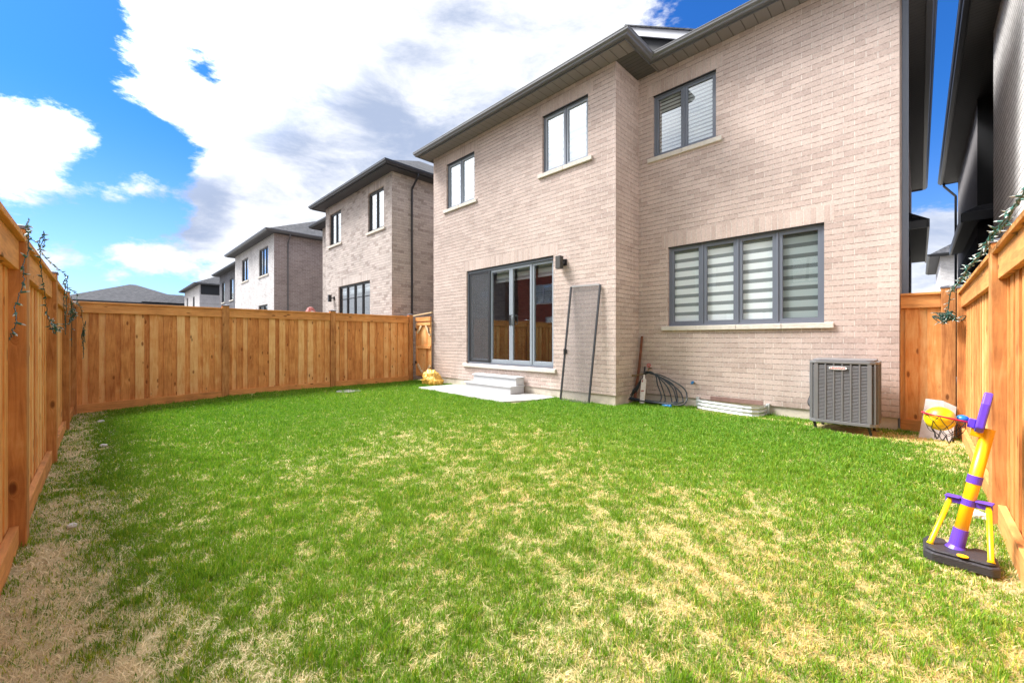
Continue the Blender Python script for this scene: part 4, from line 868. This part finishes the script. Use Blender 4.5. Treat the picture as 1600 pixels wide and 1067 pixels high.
# window well: corrugated steel
wl = thing('window_well', 'corrugated galvanised window well against the brick wall', 'window well', (-2.4, 7.9, 0))
path = [(-3.0, 8.10), (-2.97, 7.96), (-2.86, 7.88), (-2.14, 7.70), (-2.0, 7.70), (-1.90, 7.76), (-1.86, 7.88), (-1.86, 8.10)]
prof = [(0, .175), (.008, .178), (.008, .170)] + [(.012*math.sin(k*math.pi/3), .165-k*.011) for k in range(0, 24)]
m = MB(); sweep(m, path, prof); sweep(m, path, [(p[0]-.006, p[1]) for p in prof]); m.build('corrugated_wall', M['galv'], wl)
m = MB(); m.box(-3.04, -2.99, 8.07, 8.128, -.05, .20); m.box(-1.87, -1.82, 8.07, 8.128, -.05, .20); m.build('flange', M['galv'], wl)
m = MB(); m.tube(spline([(-2.98, 8.0, .19), (-2.5, 7.99, .215), (-2.0, 7.93, .20), (-1.84, 7.9, .17)], 20), .007, n=6); m.build('grate_edge', M['bluepl'], wl) if False else None

# ================================================================== air conditioner
AC = thing('air_conditioner', 'grey louvred air conditioner unit standing beside the brick wall', 'air conditioner', (-.75, 7.55, .1))
ax0, ax1, ay0, ay1, az0, az1 = -1.13, -.385, 7.20, 7.93, .13, 1.0; c = .085
def ring(x0, x1, y0, y1, c): return [(x0, y0+c), (x0+c*.35, y0+c*.3), (x0+c, y0), (x1-c, y0), (x1-c*.35, y0+c*.3), (x1, y0+c), (x1, y1-c), (x1-c, y1), (x0+c, y1), (x0, y1-c)]
def prism(m, ring_, z0, z1, mi=0):
    n = len(ring_); m.add([(p[0], p[1], z0) for p in ring_] + [(p[0], p[1], z1) for p in ring_], [tuple(range(n))[::-1], tuple(range(n, 2*n))] + [(i, (i+1) % n, (i+1) % n+n, i+n) for i in range(n)], mi)
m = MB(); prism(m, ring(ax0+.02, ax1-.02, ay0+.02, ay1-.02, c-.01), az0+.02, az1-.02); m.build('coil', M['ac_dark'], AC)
m = MB(); prism(m, ring(ax0-.004, ax1+.004, ay0-.004, ay1+.004, c), az1-.035, az1); prism(m, ring(ax0+.03, ax1-.03, ay0+.03, ay1-.03, c), az1+.001, az1+.022); m.build('top_panel', M['ac'], AC, bevel=.006)
m = MB(); prism(m, ring(ax0-.004, ax1+.004, ay0-.004, ay1+.004, c), az0, az0+.045); m.build('base_pan', M['ac'], AC, bevel=.006)
m = MB()
zz = az0+.06
while zz < az1-.05:
    rg = ring(ax0+.002, ax1-.002, ay0+.002, ay1-.002, c); n = len(rg); rin = ring(ax0+.018, ax1-.018, ay0+.018, ay1-.018, c-.008)
    vs = [(p[0], p[1], zz) for p in rg] + [(p[0], p[1], zz+.0115) for p in rin]; m.add(vs, [(i, (i+1) % n, (i+1) % n+n, i+n) for i in range(n)])
    vs = [(p[0], p[1], zz) for p in rg] + [(p[0], p[1], zz-.004) for p in rg]; m.add(vs, [(i, (i+1) % n, (i+1) % n+n, i+n) for i in range(n)])
    zz += .0195
m.build('louvre_panel', M['ac_fin'], AC)
m = MB()
for fx in (0, .185, .345, .505, .665, .825, 1.0):
    xx = ax0+c+.0 + (ax1-ax0-2*c)*fx; w_ = .022 if fx in (0, 1.0) else .008; m.box(xx-w_, xx+w_, ay0-.002, ay0+.012, az0+.046, az1-.036)
for yy in (ay0+c, ay0+.30, ay0+.50, ay1-c): m.box(ax1-.012, ax1+.002, yy-.01, yy+.01, az0+.046, az1-.036); m.box(ax0-.002, ax0+.012, yy-.01, yy+.01, az0+.046, az1-.036)
for s_ in (0, 1):
    cx_ = (ax0+.003) if s_ == 0 else ax1-.003; m.bar((cx_ + (.028 if s_ == 0 else -.028), ay0+.028, az0+.046), (cx_ + (.028 if s_ == 0 else -.028), ay0+.028, az1-.036), .02, .02, up=(0, 1, 0))
m.build('corner_post', M['ac'], AC)
m = MB(); bxc, bz = -.80, .905; pts = []
for k in range(28):
    t = 2*math.pi*k/28; sx = math.copysign(abs(math.cos(t))**.6, math.cos(t)); sz = math.copysign(abs(math.sin(t))**.6, math.sin(t)); pts.append((bxc+.098*sx, bz+.021*sz))
n_ = len(pts); m.add([(p[0], ay0-.003, p[1]) for p in pts] + [(p[0], ay0-.012, p[1]) for p in pts], [tuple(range(n_, 2*n_))[::-1]] + [(i, (i+1) % n_, (i+1) % n_+n_, i+n_) for i in range(n_)][::-1])
bd = m.build('badge', M['badge'], AC)
cu = bpy.data.curves.new('lettering', 'FONT'); cu.body = 'LENNOX'; cu.size = .034; cu.align_x = 'CENTER'; cu.align_y = 'CENTER'; cu.extrude = .0008; cu.space_character = 1.1; cu.shear = .2; cu.offset = .0006
tmp = bpy.data.objects.new('tmp', cu); COL.objects.link(tmp); bpy.context.view_layer.update()
me = bpy.data.meshes.new_from_object(tmp.evaluated_get(bpy.context.evaluated_depsgraph_get())); bpy.data.objects.remove(tmp)
me.transform(Matrix.Translation((bxc-.012, ay0-.0135, bz)) @ Matrix.Rotation(R(90), 4, 'X')); me.materials.clear(); me.materials.append(M['badgered'])
lt = bpy.data.objects.new('lettering', me); COL.objects.link(lt); lt.parent = bd; lt.matrix_parent_inverse = wm(bd).inverted()
m = MB(); m.add([(bxc+.066, ay0-.0135, bz-.012), (bxc+.085, ay0-.0135, bz), (bxc+.066, ay0-.0135, bz+.012), (bxc+.071, ay0-.0135, bz)], [(0, 1, 3), (1, 2, 3)]); m.build('arrow', M['badgered'], bd)
for (lx, ly) in ((ax0+.08, ay0+.09), (ax1-.07, ay0+.09), (ax0+.08, ay1-.09), (ax1-.07, ay1-.09)):
    m = MB(); m.bar((lx-.03, ly, az0-.002), (lx+.01, ly, -.05), .03, .04, up=(0, 1, 0)); m.box(lx-.05, lx+.05, ly-.03, ly+.03, -.06, -.01); m.build('leg', M['blackmetal'], AC)
m = MB(); m.box(-1.24, -1.15, 7.95, 8.127, .60, .80); m.build('disconnect_box', plain('pale blue grey box', (.30, .36, .42), .5), AC, bevel=.006)
m = MB(); m.tube(spline([(-1.16, 8.10, .62), (-1.20, 8.0, .45), (-1.23, 7.9, .30), (-1.15, 7.85, .25), (-1.1, 7.83, .35)], 20), .03, n=8); m.build('line_set', M['rubber'], AC, smooth=True)

# ================================================================== stone slab leaning on the short fence
p0 = [(.012, 7.70), (.285, 7.66)]
A, B = Vector((.0, 7.72, -.06)), Vector((.285, 7.70, -.09)); Ct, Dt = Vector((.34, 8.06, .38)), Vector((.07, 8.06, .455)); nn = (B-A).cross(Dt-A).normalized()*.04
m = MB(); mid_ = (Ct+Dt)/2 + Vector((.02, 0, .025)); q = [A, B, Ct, mid_, Dt]; m.add([p for p in q] + [p+nn for p in q], [(0, 1, 2, 3, 4), (9, 8, 7, 6, 5)] + [(i, (i+1) % 5, (i+1) % 5+5, i+5) for i in range(5)])
tag(m.build('stone_slab', M['paver'], bevel=.01), 'grey weathered stone slab leaning on the short fence behind the toy hoop', 'slab')

# ================================================================== toy basketball hoop
HB = thing('toy_basketball_hoop', 'yellow and purple toy basketball hoop beside the right fence', 'toy hoop', (.16, 3.6, 0))
m = MB(); base = [(.00, 3.50), (.04, 3.455), (.30, 3.44), (.335, 3.47), (.335, 3.64), (.30, 3.70), (.245, 3.70), (.225, 3.66), (.115, 3.68), (.10, 3.74), (.03, 3.745), (.0, 3.71)]
base = [((x-.16)*.9+.16, (y-3.59)*.9+3.585) for x, y in base]
prism(m, base, -.01, .045); prism(m, [((x-.16)*.92+.16, (y-3.59)*.92+3.59) for x, y in base], .0451, .062); m.build('base', M['basepl'], HB, bevel=.012)
pb, pt = Vector((.155, 3.60, .06)), Vector((.288, 3.68, .775)); dv = pt-pb
m = MB(); m.tube([pb, pt], .029, n=24); m.build('pole', M['yellow'], HB, smooth=False)
for p_ in bpy.data.objects['pole'].data.polygons: p_.use_smooth = True
m = MB(); m.tube([pb-dv*.01, pb+dv*.02, pb+dv*.16], [.048, .035, .033], n=24); m.build('foot_collar', M['purple'], HB)
m = MB(); m.tube([pb+dv*.545, pb+dv*.61], .0325, n=24); m.build('joint_collar', M['purple'], HB)
cz = pb+dv*.385; u1 = Vector((1, -.25, 0)).normalized()
m = MB(); m.bar(cz-u1*.095, cz+u1*.095, .018, .042); m.bar(cz-u1*.095+Vector((0, 0, .018)), cz-u1*.03+Vector((0, 0, .018)), .055, .01); m.bar(cz+u1*.03+Vector((0, 0, .018)), cz+u1*.10+Vector((0, 0, .018)), .055, .01); m.build('strut_bracket', M['purple'], HB, bevel=.006)
m = MB(); m.tube([pb+dv*.36, pb+dv*.41], .0315, n=20); m.build('bracket_ring', M['purple'], HB)
for e_, b_ in ((cz-u1*.075, Vector((.045, 3.56, .06))), (cz+u1*.080, Vector((.283, 3.49, .06)))):
    m = MB(); m.tube([e_, b_.lerp(e_, .05), b_], [.0125, .0125, .017], n=14); st_ = m.build('strut', M['ballyellow'], HB, smooth=True)
m = MB(); m.tube([(.175, 3.475, .0625), (.175, 3.475, .066)], .024, n=20); m.build('emblem', M['yellow'], HB)
# backboard : plane contains the pole axis and the y direction, faces -x
ax = dv.normalized(); nx_ = Vector((-1, .085, .16)); nx_ = (nx_ - ax*nx_.dot(ax)).normalized(); wy = ax.cross(nx_).normalized()
Bm = Matrix((nx_, wy, ax)).transposed().to_4x4(); Bc = pt + ax*.085 + nx_*.035; Bm.translation = Bc
m = MB(); pr_ = [(-.17, -.09), (-.17, .05), (-.12, .12), (.12, .12), (.17, .05), (.17, -.09), (.13, -.115), (-.13, -.115)]
vs = [Bm @ Vector((-.018, a, b)) for a, b in pr_] + [Bm @ Vector((.018, a, b)) for a, b in pr_]; n_ = len(pr_)
m.add(vs, [tuple(range(n_))[::-1], tuple(range(n_, 2*n_))] + [(i, (i+1) % n_, (i+1) % n_+n_, i+n_) for i in range(n_)]); bb = m.build('backboard', M['purple'], HB, bevel=.008)
m = MB(); vs = [Bm @ Vector((-.0195, a*.86, b*.84)) for a, b in pr_]; m.add(vs, [tuple(range(n_))[::-1]]); m.build('back_panel', M['basepl'], bb)
m = MB(); m.box(-.035, .03, -.025, .025, -.145, -.09, 0, Bm); m.build('mount', M['yellow'], HB, bevel=.004)
m = MB(); m.box(.018, .05, -.035, .035, -.10, -.045, 0, Bm); m.build('rim_bracket', M['purple'], HB, bevel=.005)
RC = Bc + nx_*.150 - ax*.072; rr_ = .098
rim = [RC + nx_*rr_*math.cos(t) + wy*rr_*math.sin(t) for t in np.linspace(0, 2*math.pi, 41)]
m = MB(); m.tube(rim, .0055, n=8, cap=False); m.bar(RC-nx_*.098, RC-nx_*.13, .03, .012); m.build('rim', M['redpl'], HB, smooth=True)
m = MB(); K = 9; sag = Vector((0, 0, -1)); rings = [(1.0, 0), (.92, .045), (.72, .085), (.45, .115), (.42, .15)]
def npt(k, lv): 
    t = 2*math.pi*(k + .5*(lv % 2))/K; r_, dz = rings[lv]; j = random.Random(k*7+lv).uniform(-.012, .012)
    return RC + (nx_*math.cos(t) + wy*math.sin(t))*rr_*r_*1.0 + sag*(dz+(j if lv else 0))
for k in range(K):
    for lv in range(len(rings)-1):
        a = npt(k, lv)
        for kk in ((k, k-1) if lv % 2 == 0 else (k, k+1)):
            b = npt(kk, lv+1); mid_ = (a+b)/2 + sag*.006; m.tube([a, mid_, b], .0018, n=5, cap=False)
m.build('net', M['net'], HB)
yb_ = MB(); yb_.ball(RC + Vector((-.018, -.005, -.012)), .073, seg=32, rings=20); tag(yb_.build('ball', M['ballyellow'], smooth=True), 'bright yellow ball caught in the toy hoop net', 'ball')
bb2 = MB(); bb2.ball(RC + Vector((.078, .02, -.004)), .030, seg=24, rings=16, sc=(1, 1, .8)); tag(bb2.build('ball', M['bluepl'], smooth=True), 'small blue ball wedged behind the yellow ball in the hoop', 'ball')

# ================================================================== yellow bag, drain, umbrella, stones
bm = bmesh.new(); bmesh.ops.create_icosphere(bm, subdivisions=5, radius=1)
from mathutils import noise as mnoise
for v in bm.verts:
    p = v.co.copy(); f_ = 1 + .22*mnoise.noise(p*1.4) + .30*(abs(mnoise.noise(Vector((p.x*2.6+p.y*1.2, p.y*2.6, p.z*1.3+p.x))))**.7) - .12*abs(mnoise.noise(p*6.5))
    q = Vector((p.x*.30*f_*(1.15 if p.z < 0 else .85), p.y*.20*f_, max(p.z, -.55)*.26*f_)); q.z += .09; q.x += -.06*max(p.z, 0)
    v.co = q
me = bpy.data.meshes.new('refuse_bag'); bm.to_mesh(me); bm.free(); me.materials.append(M['bag']); me.polygons.foreach_set('use_smooth', [True]*len(me.polygons))
o = bpy.data.objects.new('refuse_bag', me); COL.objects.link(o); o.location = (-9.98, 6.78, .05); o.rotation_euler = (0, 0, R(15)); tag(o, 'crumpled yellow plastic bag by the left house corner', 'bag')
m = MB(); m.tube([(-10.2, 4.42, -.03), (-10.2, 4.42, .012)], .30, n=28); tag(m.build('drain_cover', M['drain'], bevel=.005), 'round grey drain cover in the grass near the far fence', 'drain cover')
for i, (x, y, r, lb) in enumerate([(-7.15, .02, .055, 'pale stone beside the third post of the left fence'), (-9.5, .0, .07, 'flat pale stone lying near the far end of the left fence'), (-4.15, -.14, .045, 'white stone at the foot of the nearest left post'), (.30, 4.55, .10, 'white stone behind the toy hoop by the right fence')]):
    bm = bmesh.new(); bmesh.ops.create_icosphere(bm, subdivisions=3, radius=r)
    for v in bm.verts: v.co *= 1 + .35*mnoise.noise(v.co*14/r*.1 + Vector((i*3, 0, 0))); v.co.z *= .55
    me = bpy.data.meshes.new('stone'); bm.to_mesh(me); bm.free(); me.transform(Matrix.Scale(.62, 4)); me.materials.append(M['stone']); o = bpy.data.objects.new('stone', me); COL.objects.link(o); o.location = (x, y, gz(x, y)+.02); tag(o, lb, 'stone', 'pale stones along the fences')
UM = thing('patio_umbrella', 'red and white striped umbrella top showing above the far fence', 'umbrella', (-14, 4.8, -.1))
m = MB(); m.tube([(-14, 4.8, -.1), (-14, 4.8, 2.3)], .02); m.build('pole', M['blackmetal'], UM)
m = MB(); n_ = 8; r1, r2 = .09, .26
vs = [(-14 + r1*math.cos(2*math.pi*k/n_), 4.8 + r1*math.sin(2*math.pi*k/n_), 2.33) for k in range(n_)] + [(-14 + r2*(1+.15*(k % 2))*math.cos(2*math.pi*k/n_), 4.8 + r2*(1+.15*(k % 2))*math.sin(2*math.pi*k/n_), 2.0) for k in range(n_)]
m.add(vs + [(-14, 4.8, 2.36)], [(k, (k+1) % n_, (k+1) % n_+n_, k+n_) for k in range(n_)] + [(k, (k+1) % n_, 16) for k in range(n_)], 0); m.build('canopy', M['umb'], UM)

# ================================================================== string lights
def light_string(label, strands, seed, group='string lights on the fences', blen=.03, step=.075, rw=.0035, tangle=None, mixleaf=False):
    t = thing('string_lights', label, 'string lights', strands[0][0], 0, group); rr = random.Random(seed); wire = MB(); cnt = 0; sock = MB()
    allp = []
    for s_ in strands:
        P = spline(s_, max(12, int(14*len(s_)))); P = [p + Vector((rr.uniform(-1, 1), rr.uniform(-1, 1), rr.uniform(-1, 1)))*.004 for p in P]
        wire.tube(P, rw, n=5); allp.append(P)
    if tangle:
        c_, r_, turns = tangle; P = [Vector(c_) + Vector((rr.gauss(0, .4)*r_[0], rr.gauss(0, .4)*r_[1], rr.gauss(0, .45)*r_[2])) for _ in range(turns)]
        P = spline(P, turns*5); wire.tube(P, rw, n=4); allp.append(P)
    bulbs = []
    for P in allp:
        acc = 0
        for a, b in zip(P[:-1], P[1:]):
            acc += (b-a).length
            if acc > step and cnt < 95:
                acc = 0; cnt += 1; d = Vector((rr.uniform(-1, 1), rr.uniform(-1, 1), rr.uniform(-.9, .5))).normalized()
                q = MB(); q.tube([b, b+d*blen*.6], .0055, n=6, mi=0); q.tube([b+d*blen*.6, b+d*blen*.75, b+d*blen*1.1], [.0035, .0045, .001], n=6, mi=1); bulbs.append(q)
    wire.build('wire', M['wire'], t)
    for q in bulbs: q.build('bulb', [M['leafwire'], M['bulb']], t)
    return t
yf = -.29
light_string('green string lights draped over the nearest posts of the left fence', [
    [(-3.60, yf, 1.99), (-3.50, yf, 1.90), (-3.48, yf+.01, 1.80), (-3.38, yf, 1.70), (-3.25, yf+.01, 1.60), (-3.10, yf, 1.47), (-2.98, yf+.01, 1.38), (-2.90, yf, 1.30)],
    [(-3.60, yf, 1.99), (-3.75, yf-.02, 1.93), (-3.98, yf+.03, 1.90), (-4.02, yf+.03, 1.99)],
    [(-4.02, yf+.03, 1.99), (-4.20, yf, 1.88), (-4.35, yf, 1.75), (-4.5, yf, 1.66), (-4.7, yf, 1.52), (-4.9, yf, 1.44), (-5.0, yf, 1.38)],
    [(-4.02, yf+.03, 2.0), (-4.6, yf-.03, 1.98), (-5.4, yf-.03, 1.985), (-6.5, yf+.04, 1.98)],
    ], 3, blen=.03, step=.085, rw=.0022, tangle=((-5.15, yf+.02, 1.40), (.14, .03, .06), 22))
light_string('green string lights hanging in a tangle beyond the second left post', [
    [(-6.5, yf+.04, 1.98), (-6.75, yf, 1.8), (-6.85, yf, 1.6), (-7.0, yf, 1.45)], [(-6.5, yf+.04, 1.98), (-7.4, yf-.03, 1.97), (-8.9, yf+.04, 1.98)],
    [(-6.45, yf+.04, 1.9), (-6.40, yf+.03, 1.6), (-6.30, yf+.03, 1.35)], [(-8.3, yf, 1.9), (-8.4, yf, 1.6), (-8.5, yf, 1.2)]], 5, blen=.036, step=.15, tangle=((-8.2, yf+.02, 1.66), (.4, .04, .14), 34), rw=.0035)
light_string('sparse string lights hanging in the far left fence corner', [
    [(-8.9, yf+.04, 1.98), (-10.2, yf, 1.95), (-11.2, yf+.02, 1.9), (-11.3, yf+.05, 1.6), (-11.25, yf+.05, 1.3), (-11.3, yf+.05, 1.05)]], 8, blen=.04, step=.13, rw=.004, tangle=((-11.2, yf+.06, 1.3), (.08, .05, .4), 14))
xf = .345
light_string('leafy green string lights lying along the top of the right fence', [
    [(xf, 2.5, 1.97), (xf-.01, 3.1, 1.965), (xf+.01, 3.7, 1.97), (xf-.02, 4.3, 1.965), (xf, 4.9, 1.985), (xf-.03, 5.6, 1.95), (xf-.02, 6.3, 1.95), (xf-.03, 7.2, 1.94), (xf-.05, 7.9, 1.92), (xf-.07, 8.0, 1.72)],
    [(xf+.02, 2.6, 1.98), (xf, 3.4, 1.975), (xf-.02, 4.1, 1.97), (xf+.01, 4.8, 1.98), (xf-.02, 5.5, 1.96), (xf-.04, 6.6, 1.93), (xf-.06, 7.6, 1.9)]], 12, blen=.05, step=.085, rw=.005)
light_string('bunched tangle of string lights hanging at the right rear fence corner', [
    [(xf-.06, 7.85, 1.90), (xf-.07, 7.92, 1.75), (xf-.08, 7.95, 1.62)]], 14, blen=.055, step=.10, rw=.006, tangle=((xf-.10, 7.95, 1.60), (.13, .12, .10), 60))
for k in list(bpy.data.objects):
    if k.name.startswith('tmp'): bpy.data.objects.remove(k)
